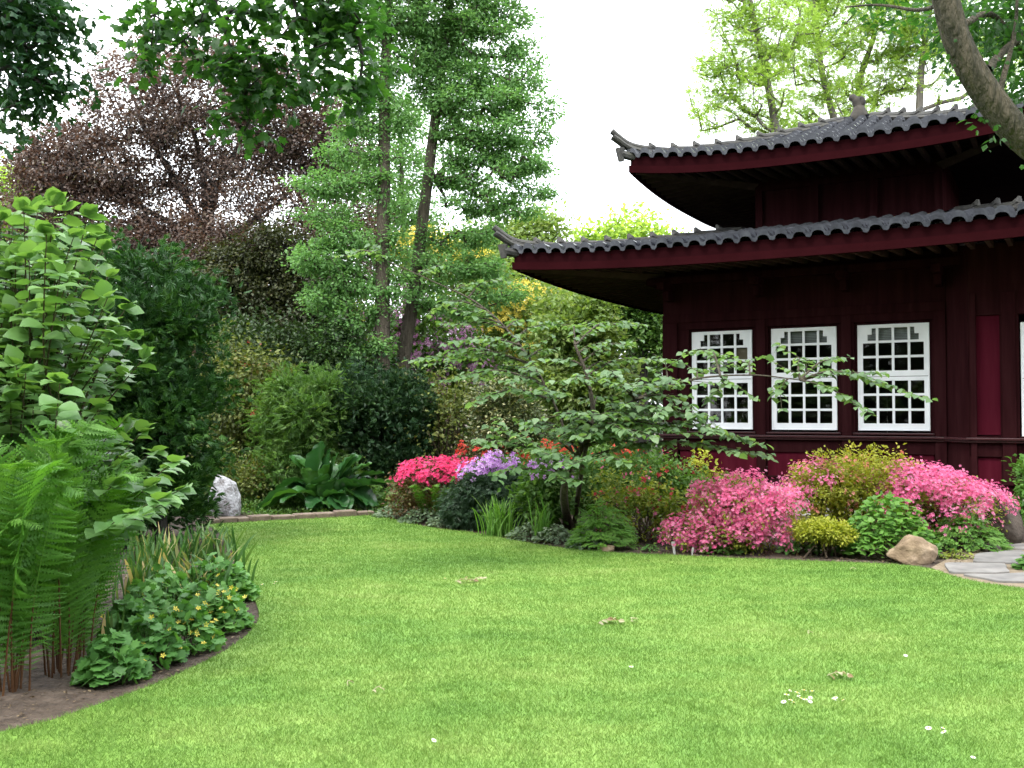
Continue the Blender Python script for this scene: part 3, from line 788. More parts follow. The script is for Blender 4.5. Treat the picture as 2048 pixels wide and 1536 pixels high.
# ============================================================ TREES
PB = pxblob
def pts(Y, *pp): return [P(x, y, Y) for x, y in pp]
def gbase(px, Y):
    p = P(px, 826, Y); return np.array((p[0], p[1], 0.0))

# --- copper beech
Y = 24
b0 = gbase(418, Y)
beech_blobs = [PB(200,330,165,80,Y), PB(330,205,165,95,Y-.5), PB(480,300,190,120,Y+.5), PB(570,240,110,120,Y), PB(120,410,100,85,Y), PB(520,480,160,120,Y-.6),
     PB(285,440,150,85,Y+.5), PB(590,560,120,110,Y-.5), PB(650,380,60,130,Y), PB(330,110,110,60,Y), PB(480,640,140,110,Y-1), PB(560,700,120,90,Y-1), PB(240,520,120,80,Y-.5), PB(70,320,60,60,Y),
     PB(480,140,120,70,Y), PB(690,560,60,90,Y), PB(720,480,50,100,Y), PB(60,430,70,90,Y), PB(400,500,170,60,Y), PB(350,400,60,40,Y-.4), PB(400,340,60,50,Y+.6), PB(300,490,110,60,Y), PB(150,330,110,80,Y), PB(640,200,70,90,Y), PB(700,300,60,120,Y+.5), PB(100,330,90,60,Y), PB(60,400,60,60,Y), PB(640,300,70,90,Y), PB(400,580,90,90,Y-1)]
limbs = [(pts(Y,(412,470),(372,395),(330,330),(290,255),(262,180)), .10, .03), (pts(Y,(414,450),(432,380),(455,330),(500,240),(520,160)), .09, .03), (pts(Y,(410,480),(330,440),(240,390),(150,350)), .09, .025),
         (pts(Y,(416,520),(490,450),(560,400),(630,340)), .08, .025), (pts(Y,(412,460),(405,350),(385,260),(340,160)), .08, .025)]
tree('copper_beech', 'copper beech with dark purple brown leaves and forked limbs against the sky', 'tree', [b0, P(415,650,Y), P(412,520,Y), P(418,430,Y), P(425,360,Y)], .24, .10,
     beech_blobs, 1650, 105, .24, .08, T_DIA, M['l_beech'], M['bark_dark'], flat=.55, droop=.3, shell=.2, twig=.009, limbs=limbs, tiltj=.7, step=.4, lo=.3)

Y = 22
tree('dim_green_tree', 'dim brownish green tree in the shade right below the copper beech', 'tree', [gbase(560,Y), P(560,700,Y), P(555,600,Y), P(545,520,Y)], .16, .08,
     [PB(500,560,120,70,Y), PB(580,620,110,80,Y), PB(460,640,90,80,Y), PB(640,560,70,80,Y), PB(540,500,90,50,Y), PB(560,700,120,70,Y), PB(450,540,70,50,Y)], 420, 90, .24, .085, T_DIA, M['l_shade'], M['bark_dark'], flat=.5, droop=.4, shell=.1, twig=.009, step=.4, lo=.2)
# --- two tall fresh green trees
def sprays(lst, Y, n=3):
    out = []
    for (x, y, rx, ry) in lst: out.append(PB(x, y, rx, ry, Y, rz=rx*Y/F*.8))
    return out
Y = 20
t1 = [gbase(766,Y), P(766,640,Y), P(766,480,Y), P(768,330,Y), P(768,180,Y), P(776,40,Y), P(782,-90,Y), P(784,-180,Y)]
tree('tall_green_tree', 'tall straight trunked tree with fresh green sprays, nearer the copper beech', 'tree', t1, .165, .07,
     sprays([(640,430,60,22),(672,372,70,24),(628,372,50,16),(700,310,55,24),(648,520,70,34),(690,470,60,26),(705,560,60,30),(645,600,55,36),(700,640,50,40),(712,250,50,26),(735,180,60,28),(790,120,60,36),
             (800,30,80,50),(720,60,60,50),(730,-60,120,60),(840,-60,120,50),(800,240,40,30),(770,380,40,40),(800,560,40,40),(760,500,40,30),(815,330,30,50),(812,420,26,50),(800,480,26,40),(745,330,36,50),(742,250,36,40),(785,200,30,60),(748,560,40,40),(770,620,36,30),(735,700,45,40),(660,690,50,40)], Y),
     950, 52, .13, .078, T_DIA, M['l_gink'], M['bark_grey'], 'pair of tall fresh green trees', flat=.5, droop=.3, shell=0, twig=.006, tiltj=.6, lo=.12, step=.35, up=.15)
Y = 20.6
t2 = [gbase(800,Y), P(806,740,Y), P(824,610,Y), P(846,430,Y), P(866,270,Y), P(884,130,Y), P(902,-20,Y), P(915,-150,Y)]
tree('tall_green_tree', 'tall leaning tree with broad fresh green sprays reaching over the pavilion side', 'tree', t2, .16, .07,
     sprays([(930,90,110,50),(1000,160,90,34),(960,215,110,32),(1050,215,70,24),(1005,270,100,30),(940,300,80,36),(1040,330,70,24),(985,365,90,30),(930,410,60,30),(1020,415,70,24),(960,470,70,26),(1080,385,36,16),
             (900,30,90,50),(1000,30,70,50),(1050,110,40,34),(900,165,70,44),(890,250,45,40),(900,530,60,34),(960,540,60,28),(870,590,50,36),(1100,230,26,12),(960,-60,130,60),(850,90,60,60),(850,180,50,40),(910,350,50,30),
             (870,480,40,40),(990,585,60,24),(920,620,50,24)], Y),
     1300, 52, .13, .078, T_DIA, M['l_gink'], M['bark_grey'], 'pair of tall fresh green trees', flat=.45, droop=.3, shell=0, twig=.006, tiltj=.6, lo=.12, step=.35, up=.1)

Y = 28
tree('slender_green_tree', 'slender light green tree showing between the two tall trunks', 'tree', [gbase(815,Y), P(812,640,Y), P(806,420,Y), P(800,250,Y)], .12, .05,
     [PB(810,330,60,60,Y), PB(790,420,60,60,Y), PB(840,430,50,70,Y), PB(800,240,50,50,Y), PB(800,520,70,60,Y), PB(720,440,50,80,Y), PB(710,330,50,60,Y)], 330, 50, .18, .095, T_DIA, M['l_gink'], M['bark_pale'], flat=.5, shell=0, twig=.007, step=.4, lo=.2)
# --- pale yellow green trees beyond the pavilion roof
def pale(lab, trunkpx, Y, bl, n):
    tr = [gbase(trunkpx[0][0], Y)] + [P(x, y, Y) for x, y in trunkpx]
    return tree('pale_green_tree', lab, 'tree', tr, .16, .05, [PB(*b, Y) for b in bl], int(n*2.2), 42, .20, .125, T_SPRAY, M['l_ash'], M['bark_pale'], 'pale green trees beyond the pavilion',
         flat=.5, droop=.35, shell=0, twig=.011, tiltj=.7, lo=.25, step=.6, up=.7)
pale('sparse pale green tree at the open sky edge above the upper roof corner', [(1560,420),(1550,250),(1525,120),(1500,0),(1480,-120)], 28,
     [(1430,180,60,100),(1480,90,80,90),(1520,200,90,70),(1400,240,50,30),(1560,60,80,80),(1450,20,60,60),(1560,250,70,30),(1470,-60,110,50)], 130)
pale('pale green tree with slim upright stems left of the roof finial', [(1680,420),(1672,260),(1645,150),(1632,40),(1610,-110)], 30,
     [(1620,120,80,90),(1660,210,80,60),(1690,60,70,70),(1600,30,70,60),(1640,-50,120,60),(1590,230,60,40)], 110)
pale('pale green tree with forked grey stem right behind the roof finial', [(1705,420),(1712,260),(1722,150),(1750,60),(1765,-100)], 31,
     [(1740,120,70,80),(1780,60,70,70),(1720,190,70,40),(1800,150,60,60),(1760,-40,110,50)], 100)
pale('pale green tree behind the upper part of the leaning trunk', [(1835,420),(1838,240),(1845,120),(1862,0),(1870,-110)], 30,
     [(1850,110,60,80),(1900,60,60,70),(1870,180,60,40),(1960,60,80,60),(1820,30,60,60),(1880,-50,120,50),(1980,150,60,40),(2060,60,80,80)], 130)
# --- bright tree over the lower roof, dark tree under the eave
Y = 34
tree('round_green_tree', 'round bright green tree top showing over the lower roof ridge', 'tree', [gbase(1262,Y), P(1262,640,Y), P(1262,500,Y)], .25, .1,
     [PB(1262,500,110,60,Y), PB(1230,520,80,60,Y), PB(1320,510,60,50,Y), PB(1262,600,110,80,Y), PB(1190,545,60,40,Y)], 240, 60, .34, .20, T_DIA, M['l_ash'], M['bark_grey'], flat=.7, shell=.5, twig=.014, step=.8)
Y = 26.5
tree('broad_green_tree', 'deep green broadleaf tree seen under the lower eave beside the pavilion corner', 'tree', [gbase(1290,Y), P(1285,760,Y), P(1290,690,Y), P(1300,600,Y)], .16, .08,
     [PB(1255,650,55,50,Y), PB(1300,640,60,60,Y), PB(1330,700,50,50,Y), PB(1230,600,50,40,Y), PB(1290,560,80,50,Y)], 150, 70, .26, .14, T_DIA, M['l_far'], M['bark_dark'], flat=.5, shell=.3, twig=.012, step=.6)
# --- further trees closing the garden
Y = 42
tree('far_tree', 'hazy yellow green tree far behind the left flank of the copper beech', 'tree', [gbase(60,Y), P(60,600,Y), P(60,420,Y)], .3, .12,
     [PB(40,400,90,60,Y), PB(110,450,80,60,Y), PB(-40,420,90,80,Y), PB(60,520,120,80,Y)], 200, 60, .45, .24, T_DIA, M['l_ash'], M['bark_dark'], flat=.6, shell=.4, twig=.02, step=1)
Y = 33
tree('far_tree', 'yellowish green tree behind the leaning tall tree by the lower roof tip', 'tree', [gbase(1040,Y), P(1035,640,Y), P(1030,500,Y)], .22, .1,
     [PB(1040,470,80,50,Y), PB(1090,455,40,36,Y), PB(980,500,80,60,Y), PB(1060,540,110,60,Y), PB(960,600,100,60,Y), PB(1140,600,80,50,Y), PB(1080,640,100,60,Y)], 300, 60, .36, .17, T_DIA, M['l_feath'], M['bark_dark'], flat=.6, shell=.3, twig=.016, step=.8)

# --- wood that closes the view
wd = MB(); bl = []
for x in np.arange(-32, 40, 2.6):
    yy = 44+rng.normal(0,2); h = 5.5+rng.random()*2.2-(.6 if x > 0 else 0)
    bl.append((x+rng.normal(0,.6), yy, h*.45, 2.6, 2.4, h*.55))
for x in np.arange(-16, 6, 2.0): bl.append((x+rng.normal(0,.4), 34+rng.normal(0,1), 2.3, 1.9, 1.6, 2.6+rng.random()*.6))
C, out = in_blobs(bl, 3600, .5)
cluster_leaves(wd, C, out, 26, .5, .30, T_DIA, .7, .2, .6, .5, 1.0)
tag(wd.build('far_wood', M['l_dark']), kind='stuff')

# trees standing behind the photographer: they close the garden and show in the window panes
wb = MB(); bl = []
for a in np.arange(-100, 101, 11.):
    r_ = 13+rng.normal(0,.8); h = 10+rng.random()*3; t = math.radians(180+a)
    if abs(a) > 88: continue
    bl.append((math.sin(t)*r_, math.cos(t)*r_, h*.52, 2.3, 2.3, h*.5))
for a in np.arange(-84, 85, 7.):
    r_ = 11.6+rng.normal(0,.5); t = math.radians(180+a); bl.append((math.sin(t)*r_, math.cos(t)*r_, 2.2, 1.3, 1.3, 2.3+rng.random()))
C, out = in_blobs(bl, 3600, .5)
cluster_leaves(wb, C, out, 22, .6, .34, T_DIA, .7, .2, .6, .5, 1.0)
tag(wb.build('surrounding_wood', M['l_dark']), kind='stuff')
# ============================================================ BACKGROUND SHRUBS
def GB(px, py): return G(px, py)
# dark cypress mass at left
def hinoki(lab, base, blobs, n, group=None, mat='l_hin', name='cypress_shrub', size=.095, per=34, spread=.13, nl=55, lr=.30):
    base = np.asarray(base, float)
    root = thing(name, lab, 'conifer', base, group)
    lb = lumps(blobs, nl, lr)
    C, out = in_blobs(lb, n, .8); k = (C[:,2] > .04)&(out[:,2] > -.55); C, out = C[k], out[k]
    m = MB(); cn = len(C); idx = np.repeat(np.arange(cn), per); q = C[idx]+rng.normal(0, spread, (len(idx),3))*np.array((1,1,.75))
    D = out[idx]*.9+rdir(len(idx))*.55; D[:,2] += .25
    Nn = rng.normal(0,.5,(len(idx),3)); Nn[:,2] += .8
    cr = rng.random(cn); leaves(m, q, D, Nn, size*(.6+.8*rng.random(len(idx))), T_FAN, .5*cr[idx]+.5*rng.random(len(idx)))
    inn, o2 = in_blobs(blobs, n//2, 0); inn = inn[inn[:,2] > .04]
    idx = np.repeat(np.arange(len(inn)), 6); q = inn[idx]+rng.normal(0,.16,(len(idx),3))
    leaves(m, q, rdir(len(idx)), rdir(len(idx)), size*1.3, T_FAN, .4*rng.random(len(idx)))
    m.build('foliage', M[mat], root, loc=base)
    t = MB(); top = max(b[2]+b[5]*.5 for b in blobs); cxy = np.mean([b[:2] for b in blobs], 0)
    pp = bez([base, (base[0]*.6+cxy[0]*.4, base[1]*.6+cxy[1]*.4, top*.5), (cxy[0], cxy[1], top)], 6); t.tube(pp, np.linspace(.09,.03,len(pp)), 7)
    inn = C[rng.choice(len(C), min(20, len(C)), replace=False)]
    for c in inn:
        j = rng.integers(2, len(pp)-2); t.tube([pp[j], (pp[j]+c)/2+rng.normal(0,.05,3), c], [.025,.015,.006], 5)
    t.build('trunk', M['bark_dark'], root, loc=base, smooth=True)
    return root
Y = 11.6
hinoki('dark green cypress with feathery rounded sprays behind the pale leaved shrub', gbase(325,Y), [PB(310,585,80,60,Y,.7), PB(390,610,50,50,Y,.5), PB(280,690,110,100,Y,.9), PB(350,740,70,90,Y,.8), PB(300,880,70,110,Y,.8), PB(290,1000,52,80,Y,.6), PB(310,950,40,80,Y,.5), PB(200,1000,80,80,Y,.7), PB(220,880,90,130,Y,.8), PB(240,620,70,60,Y,.6)], 900)
Y = 13
hinoki('dark cypress mostly hidden behind the top of the pale leaved shrub', gbase(110,Y), [PB(120,560,110,90,Y,1), PB(40,560,100,90,Y,1), PB(150,700,120,150,Y,1), PB(20,760,120,180,Y,1), PB(60,950,160,120,Y,1)], 600, lr=.3)
Y = 17.3
hinoki('dark rounded conifer dome behind the large leaved clump', gbase(775,Y), [PB(775,860,82,95,Y,.8), PB(770,800,62,55,Y,.6), PB(715,840,45,85,Y,.5), PB(800,890,55,60,Y,.5), PB(735,770,55,40,Y,.5)], 700, mat='l_yew', name='dome_conifer', size=.085, per=30, spread=.10, nl=90, lr=.2)

# bronze and mid green shrubs left of the dome
Y = 18
bush('bronze_shrub', 'tall loose shrub of yellowish bronze leaves between cypress and leafy green bush', 'shrub', gbase(480,Y), lump=(40,.26), blobs=[PB(470,800,60,90,Y,.7), PB(515,740,50,70,Y,.6), PB(450,900,55,70,Y,.6), PB(540,860,45,80,Y,.6), PB(440,720,40,60,Y,.5)], nclump=170, per=60, spread=.17, size=.085, T=T_DIA, leaf=M['l_bron'], droop=.5, shell=.3,
     flowers=[('blossoms', M['f_crim'], 14, 2, .05, .10, .9, None)])
Y = 17
bush('leafy_green_bush', 'light green bush with fine upright sprigs above the large leaved clump', 'shrub', gbase(620,Y), lump=(36,.22), blobs=[PB(615,830,75,65,Y,.7), PB(560,880,50,60,Y,.5), PB(660,800,45,50,Y,.5), PB(585,800,40,40,Y,.4), PB(600,930,80,60,Y,.6)], nclump=170, per=44, spread=.14, size=.13, T=T_SPRAY, leaf=M['l_far'], droop=.0, shell=.4)
Y = 20
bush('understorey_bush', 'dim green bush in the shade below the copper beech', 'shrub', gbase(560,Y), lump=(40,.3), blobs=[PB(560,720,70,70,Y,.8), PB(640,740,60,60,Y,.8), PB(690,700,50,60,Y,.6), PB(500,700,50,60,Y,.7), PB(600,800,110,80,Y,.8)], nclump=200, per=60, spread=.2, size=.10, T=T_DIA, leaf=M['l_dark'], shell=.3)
Y = 16.6
bush('low_red_shrub', 'low dark shrub with reddish leaves behind the white standing stone', 'shrub', gbase(485,Y), [PB(490,975,55,45,Y,.5), PB(430,950,40,60,Y,.4), PB(530,960,40,40,Y,.4)], 100, 60, .12, .06, T_DIA, M['l_bron'], shell=.5)
# flowering shrubs behind the tall trees
Y = 23.5
bush('magenta_rhododendron', 'tall mauve flowered rhododendron behind the two tall trunks', 'shrub', gbase(870,Y), [PB(860,700,80,90,Y,1), PB(920,740,60,70,Y,.8), PB(820,640,50,60,Y,.8), PB(880,800,90,80,Y,.9), PB(760,690,60,60,Y,.8)], 220, 45, .2, .12, T_DIA, M['l_far'], shell=.6,
     flowers=[('blossoms', M['f_mag'], 520, 8, .09, .11, .92, None)])
Y = 25
bush('yellow_azalea', 'tall yellow flowered azalea glowing between the tall trunk and the lower roof tip', 'shrub', gbase(1060,Y), [PB(1080,640,80,70,Y,1), PB(1000,620,60,60,Y,.9), PB(1140,690,60,60,Y,.8), PB(860,520,60,50,Y,.9), PB(960,560,70,60,Y,.9), PB(1050,740,110,80,Y,.9)], 330, 45, .22, .12, T_DIA, M['l_feath'], shell=.6,
     flowers=[('blossoms', M['f_yel'], 420, 7, .10, .15, .92, [PB(1060,625,90,50,Y,1), PB(990,650,50,60,Y,.9), PB(850,510,70,40,Y,.9), PB(930,540,60,40,Y,.9), PB(1080,690,60,50,Y,.9)])])
Y = 27
bush('golden_shrub', 'dim golden leaved shrub glimpsed behind the left tall trunk', 'shrub', gbase(660,Y), [PB(650,620,50,40,Y,.8), PB(690,660,60,50,Y,.8), PB(600,690,50,40,Y,.8), PB(640,740,80,60,Y,.8)], 130, 40, .22, .14, T_DIA, M['l_gold'], shell=.4)
Y = 21
bush('feathery_shrub', 'pale feathery green shrub under the lower roof tip', 'shrub', gbase(1160,Y), lump=(60,.3), blobs=[PB(1150,640,70,50,Y,.9), PB(1165,700,50,70,Y,.8), PB(1110,720,70,60,Y,.8), PB(1140,610,50,36,Y,.8), PB(1200,780,40,40,Y,.7), PB(1160,800,110,70,Y,.8)], nclump=260, per=60, spread=.18, size=.13, T=T_DIA, leaf=M['l_feath'], shell=.5, droop=.3)
Y = 17.5
bush('thin_stemmed_shrub', 'bare stemmed shrub with sparse leaves behind the hot pink azalea', 'shrub', gbase(890,Y), [PB(880,850,70,60,Y,.7), PB(920,800,60,60,Y,.6), PB(850,790,40,50,Y,.5)], 70, 36, .17, .08, T_DIA, M['l_bron'], shell=.2, stems=40, stem_r=.022)
Y = 15
bush('variegated_holly', 'rounded holly with cream speckled leaves behind the layered grey green tree', 'shrub', gbase(1015,Y), [PB(1015,840,58,70,Y,.5), PB(990,800,36,40,Y,.35), PB(1040,880,50,50,Y,.4), PB(1000,890,45,40,Y,.4)], 190, 70, .10, .055, T_DIA, M['l_hol'], shell=.75)

# low growth on the ground beneath the trees
gc = MB(); n = 5200
X = rng.uniform(-9, 4, n); Yv = np.where(rng.random(n) < .3, rng.uniform(15.2, 17, n), rng.uniform(15.9, 30, n))
c = np.stack([X, Yv, .03+(.06+.16*(Yv > 16))*rng.random(n)], 1)
f_ = Yv < 16.2; cluster_leaves(gc, c[f_]*(1,1,.6), np.tile((0,0,1.),(f_.sum(),1)), 22, .10, .045, T_DIA, .25, .1, .6)
c = c[~f_]; n = len(c)
cluster_leaves(gc, c, np.tile((0,0,1.),(n,1)), 12, .12, .10, T_DIA, .6, .1, .6)
tag(gc.build('ground_cover', M['l_far']), kind='stuff')
# ============================================================ LEFT FOREGROUND
# shrub with big pale leaves
root_b = np.array((-3.35, 6.9, 0)); r = thing('big_leaf_shrub', 'arching shrub with large pale green leaves above the ferns at left', 'shrub', root_b)
sm, lm = MB(), MB()
tips = []
edge = [(420,60,175),(460,0,195),(500,-40,205),(540,-60,215),(580,-60,215),(620,-60,250),(665,-60,268),(705,-60,285),(750,-60,240),(800,-60,200),(850,-60,285),(890,-60,305),(925,0,345),(965,60,360),(1000,100,340)]
for y, xa, xb in edge:
    tips.append((xb, y))
    for _ in range(13 if y > 640 else 8): tips.append((xa-60+rng.random()*(xb-xa+30), y+rng.normal(0,14)))
for (tx, ty) in tips:
    Yt = 6.6+rng.normal(0,.45); T = P(tx, ty, Yt)
    b = root_b+rng.normal(0,.12,3)*(1,1,0); h = T[2]
    mid = b*.45+T*.55+np.array((-.1, .1, .35+.12*rng.random()))*(h/2.2)
    q1 = b*.85+T*.15+np.array((0,0,h*.35))
    if rng.random() < .8: T = T+np.array((0,0,-.05))
    c = bez([b, q1, mid, T], 10); c = c[c[:,2] > .0]; n = len(c)
    sm.tube(c, np.linspace(.014,.003,n), 5)
    d = nrm(np.gradient(c, axis=0)); s0 = int(n*.45); L = 0; i = s0; sg = 1
    acc = np.concatenate(([0], np.cumsum(np.linalg.norm(np.diff(c, axis=0), axis=1))))
    ks = np.arange(acc[s0], acc[-1], .072)
    for kk in ks:
        i = min(np.searchsorted(acc, kk), n-1); sg = -sg
        side = nrm(np.cross(d[i], (0,0,1)))*sg
        D = d[i]*.75+side*.8+rng.normal(0,.15,3); D[2] = D[2]*.3-.06
        Nn = np.array((0,0,1.))+rng.normal(0,.28,3)+np.array((0,-.2,0))
        leaves(lm, [c[i]], [D], [Nn], (.125*(.75+.5*rng.random())), T_RND, np.array([.25*rng.random()+.75*rng.random()]))
    for _ in range(3):
        D = d[-1]+rng.normal(0,.35,3); leaves(lm, [c[-1]], [D], [np.array((0,-.1,1.))+rng.normal(0,.2,3)], .12*(.8+.4*rng.random()), T_RND, np.array([.5+.5*rng.random()]))
sm.build('stems', M['stem'], r, loc=root_b, smooth=True); lm.build('foliage', M['l_big'], r, loc=root_b, smooth=True)

# ferns
def pinna_t():
    V, Fc = [(0,0,0)], []; n = 9
    for i in range(n):
        t = (i+.3)/n; w = .085*math.sin(min(1,t*1.1+.15)*PI*.9)**.6*(1-t*.35)
        for sg in (-1, 1):
            b = len(V); V += [(t-.05, 0, 0), (t+.055, sg*w*1.5, -.05*t), (t+.075, 0, -.02)]; Fc.append((b, b+1, b+2) if sg > 0 else (b, b+2, b+1))
    return np.array(V, float), np.array(Fc)
T_PIN = pinna_t()
def fern(lab, base, nf, H, spread, group=None, tilt=(0,0)):
    base = np.asarray(base, float); root = thing('fern', lab, 'fern', base, group)
    lm, st = MB(), MB()
    for k in range(nf):
        az = 2*PI*(k+rng.random()*.7)/nf; L = H*(.70+.42*rng.random()); o = spread*(.45+.9*rng.random())
        dx, dy = math.cos(az), math.sin(az)
        off = np.array((dx,dy,0)); tl = np.array((*tilt,0))
        b = base+off*.07+rng.normal(0,.045,3)*(1,1,0)
        wob = np.array((-dy,dx,0))*rng.normal(0,.10)
        c = bez([b, b+off*o*.16+(0,0,L*.36)+tl*.2, b+off*o*.46+(0,0,L*.70)+tl*.6+wob*.4, b+off*o*.80+(0,0,L*.97)+tl+wob, b+off*o*1.15+(0,0,L*(1.06-.12*rng.random()))+tl*1.2+wob*1.8], 12)
        n = len(c); d = nrm(np.gradient(c, axis=0)); s0 = int(n*.10)
        st.tube(c[:int(n*.35)], np.linspace(.0065,.004,int(n*.35)), 5)
        lm.tube(c[int(n*.3):], np.linspace(.005,.0015,n-int(n*.3)), 4, a=.8)
        m = 52; tt = np.linspace(.07, .995, m); ii = tt*(n-1); i0 = np.clip(ii.astype(int),0,n-2); fr = (ii-i0)[:,None]
        p = c[i0]*(1-fr)+c[i0+1]*fr; dd = d[i0]
        side = nrm(np.cross(dd, np.array((0,0,1.))+off*.4)); up = np.cross(side, dd)
        ln = L*.155*np.sin(np.clip((tt-.06)/.94,0,1)**.75*PI*.93+.07)**.85
        fr_c = rng.random(); asc = .3+.4*rng.random(); dr = .05+.25*rng.random()
        for sg in (-1, 1):
            D = side*sg*1.0+dd*asc+rng.normal(0,.10,(m,3)); D[:,2] -= dr
            leaves(lm, p, D, up*1.0+rng.normal(0,.22,(m,3)), np.maximum(ln,.03), T_PIN, .55*fr_c+.25*tt+.25*rng.random(m))
    st.build('stalks', M['fernstalk'], root, loc=base); lm.build('fronds', M['l_fern'], root, loc=base)
    return root
M['fernstalk'] = noisemat('rusty_fern_stalk', [(0.055,0.022,0.008),(0.10,0.045,0.015)], 9, 0.8, 0.2)
fg = 'tall ferns at the left front'
fern('tall bright fern with rusty stalks, in front at the left photo edge', G(5,1385), 18, 1.42, .40, fg)
fern('tall bright fern arching towards the lobed leaf plants, right of its neighbours', G(135,1345), 19, 1.30, .30, fg)
fern('bright fern rising behind the two front ferns', G(45,1270), 20, 1.52, .36, fg)
fern('fern cut by the left photo edge beside the front fern', G(-100,1390), 17, 1.35, .42, fg)
fern('tall fern in the back row beside the photo edge', G(-30,1230), 18, 1.55, .42, fg)
fern('fern with long frond tips against the cypress shade', G(110,1225), 17, 1.38, .34, fg)
bm_ = fern('small yellow green fern below the hot pink azalea', G(868,1045), 12, .62, .45)

# strap leaved clumps
def strap(name, lab, base, n, H, W, lean, mat, group=None, dry=.15, cat='plant', z0=.0):
    base = np.asarray(base, float); root = thing(name, lab, cat, base, group); m = MB()
    for k in range(n):
        az = rng.random()*2*PI; L = H*(.55+.6*rng.random()); o = lean*L*(.2+rng.random()); off = np.array((math.cos(az), math.sin(az), 0))
        b = base+rng.normal(0,1,3)*np.array((W,W*.7,0)); q = 7; t = np.linspace(0,1,q)[:,None]
        bend = .55*rng.random()**2
        c = b+off*o*t**1.7+np.array((0,0,1.))*L*(t-bend*t**3*.8)
        w = (.011+.008*rng.random())*(.5 if name == 'grass_tuft' else 1)*np.sqrt(np.clip(1-t**3,0,1)); s = nrm(np.cross(np.array((0,0,1.))+rng.normal(0,.2,3), off+rng.normal(0,.6,3)))
        V = np.stack([c-s*w, c+s*w], 1).reshape(-1,3); i = np.arange(q-1)*2
        a = (.88+.12*rng.random()) if rng.random() < dry else .75*rng.random()
        aa = np.clip(np.full(2*q, a)+np.repeat(np.linspace(0,.35,q),2)*(rng.random()<.3), 0, 1)
        m.add(V, np.stack([i,i+1,i+3,i+2],1), aa)
    m.build('leaves', mat, root, loc=base); return root
ig = 'strap leaved clumps in the left bed'
strap('iris_clump', 'strap leaved clump nearest the lawn bend, with dry straw tips', G(440,1180), 65, .42, .12, .6, M['l_iris'], ig, .22)
strap('iris_clump', 'strap leaved clump at the cypress foot beside the lawn edge', G(415,1120), 90, .42, .15, .5, M['l_iris'], ig, .15)
strap('iris_clump', 'upright strap leaved clump in the middle of the left bed', G(330,1170), 90, .50, .13, .35, M['l_iris'], ig, .15)
strap('iris_clump', 'strap leaved clump just behind the lobed leaf plants', G(370,1215), 70, .38, .15, .5, M['l_iris'], ig, .12)
strap('iris_clump', 'strap leaved clump close to the fern fronds', G(270,1200), 50, .44, .12, .4, M['l_iris'], ig, .12)
strap('iris_clump', 'single thick upright strap leaves by the fern base', G(228,1300), 12, .36, .04, .15, M['l_iris'], ig, .1)
strap('iris_clump', 'strap leaved clump deep in the shade of the cypress', G(300,1125), 90, .40, .15, .35, M['l_iris'], ig, .1)

# low lobed plants with yellow flowers
def low_plant(name, lab, base, rx, ry, h, n, size, T, mat, group=None, fl=0, flm=None, cat='plant', fsize=.03, tj=.4, fsp=None):
    base = np.asarray(base, float); root = thing(name, lab, cat, base, group); m, st = MB(), MB()
    a = rng.random(n)*2*PI; rr = np.sqrt(rng.random(n)); x, y = rr*np.cos(a)*rx, rr*np.sin(a)*ry
    z = h*(.2+.8*(1-rr**2))*(.35+.8*rng.random(n)); q = base+np.stack([x,y,z],1)
    D = np.stack([np.cos(a)*(.3+rr), np.sin(a)*(.3+rr), np.full(n,-.15)],1)+rng.normal(0,.5,(n,3))*(1,1,.4)
    Nn = np.stack([np.cos(a)*rr*.4, np.sin(a)*rr*.4-.25, np.ones(n)],1)+rng.normal(0,tj,(n,3))
    leaves(m, q-nrm(D)*size*.4, D, Nn, size*(.6+.7*rng.random(n)), T, .4*rng.random()+.6*rng.random(n))
    for k in rng.choice(n, min(n,60), replace=False): st.tube([base+(x[k]*.45,y[k]*.45,0), base+(x[k]*.8,y[k]*.8,z[k]*.7), q[k]], [.003,.0025,.002], 4)
    m.build('foliage', mat, root, loc=base, smooth=True); st.build('stems', M['stem'], root, loc=base)
    if fl:
        f = MB(); k = rng.choice(n, fl); c = q[k]+rng.normal(0,.02,(fl,3))+np.array((0,-.02,.045)); nn = rng.normal(0,.4,(fl,3))+np.array((0,-.5,.8)); nn = nrm(nn)
        leaves(f, c, nrm(np.cross(nn, rdir(fl))), nn, fsize, T_FLO, rng.random(fl)); f.build('blossoms', flm, root, loc=base)
    return root
lg = 'low lobed leaf plants along the left lawn edge'
for (px, py, rx, h, fl, lab) in [(225,1375,.20,.26,3,'bluish lobed leaf plant at the front of the bed near the fern stalks'),(300,1345,.20,.30,4,'lobed leaf plant with a few yellow flowers second from the fern stalks'),
        (370,1315,.22,.30,14,'lobed leaf plant with many yellow flowers in the front lawn bend'),(440,1275,.22,.30,22,'lobed leaf plant covered in yellow flowers nearest the lawn bend'),
        (330,1250,.26,.38,2,'tall lobed leaf plant in the middle of the left bed'),(420,1220,.26,.36,2,'broad lobed leaf plant behind the yellow flowers'),(470,1215,.18,.28,0,'lobed leaf plant bulging over the lawn edge'),(285,1275,.22,.32,2,'lobed leaf plant in the gap between fern fronds and yellow flowers'),(400,1270,.20,.30,6,'lobed leaf plant with yellow flowers just behind the most flowered ones'),(255,1300,.18,.28,2,'lobed leaf plant tucked beside the rightmost fern')]:
    low_plant('lobed_leaf_plant', lab, G(px,py-14), rx, rx, h, 320, .068, T_LADY, M['l_cel'], lg, fl*2, M['f_yel'], fsize=.042, tj=.75)
M['dry'] = leafmat('dead_leaf_brown', [(0.05,0.032,0.02),(0.10,0.07,0.042),(0.20,0.15,0.09)], .15)
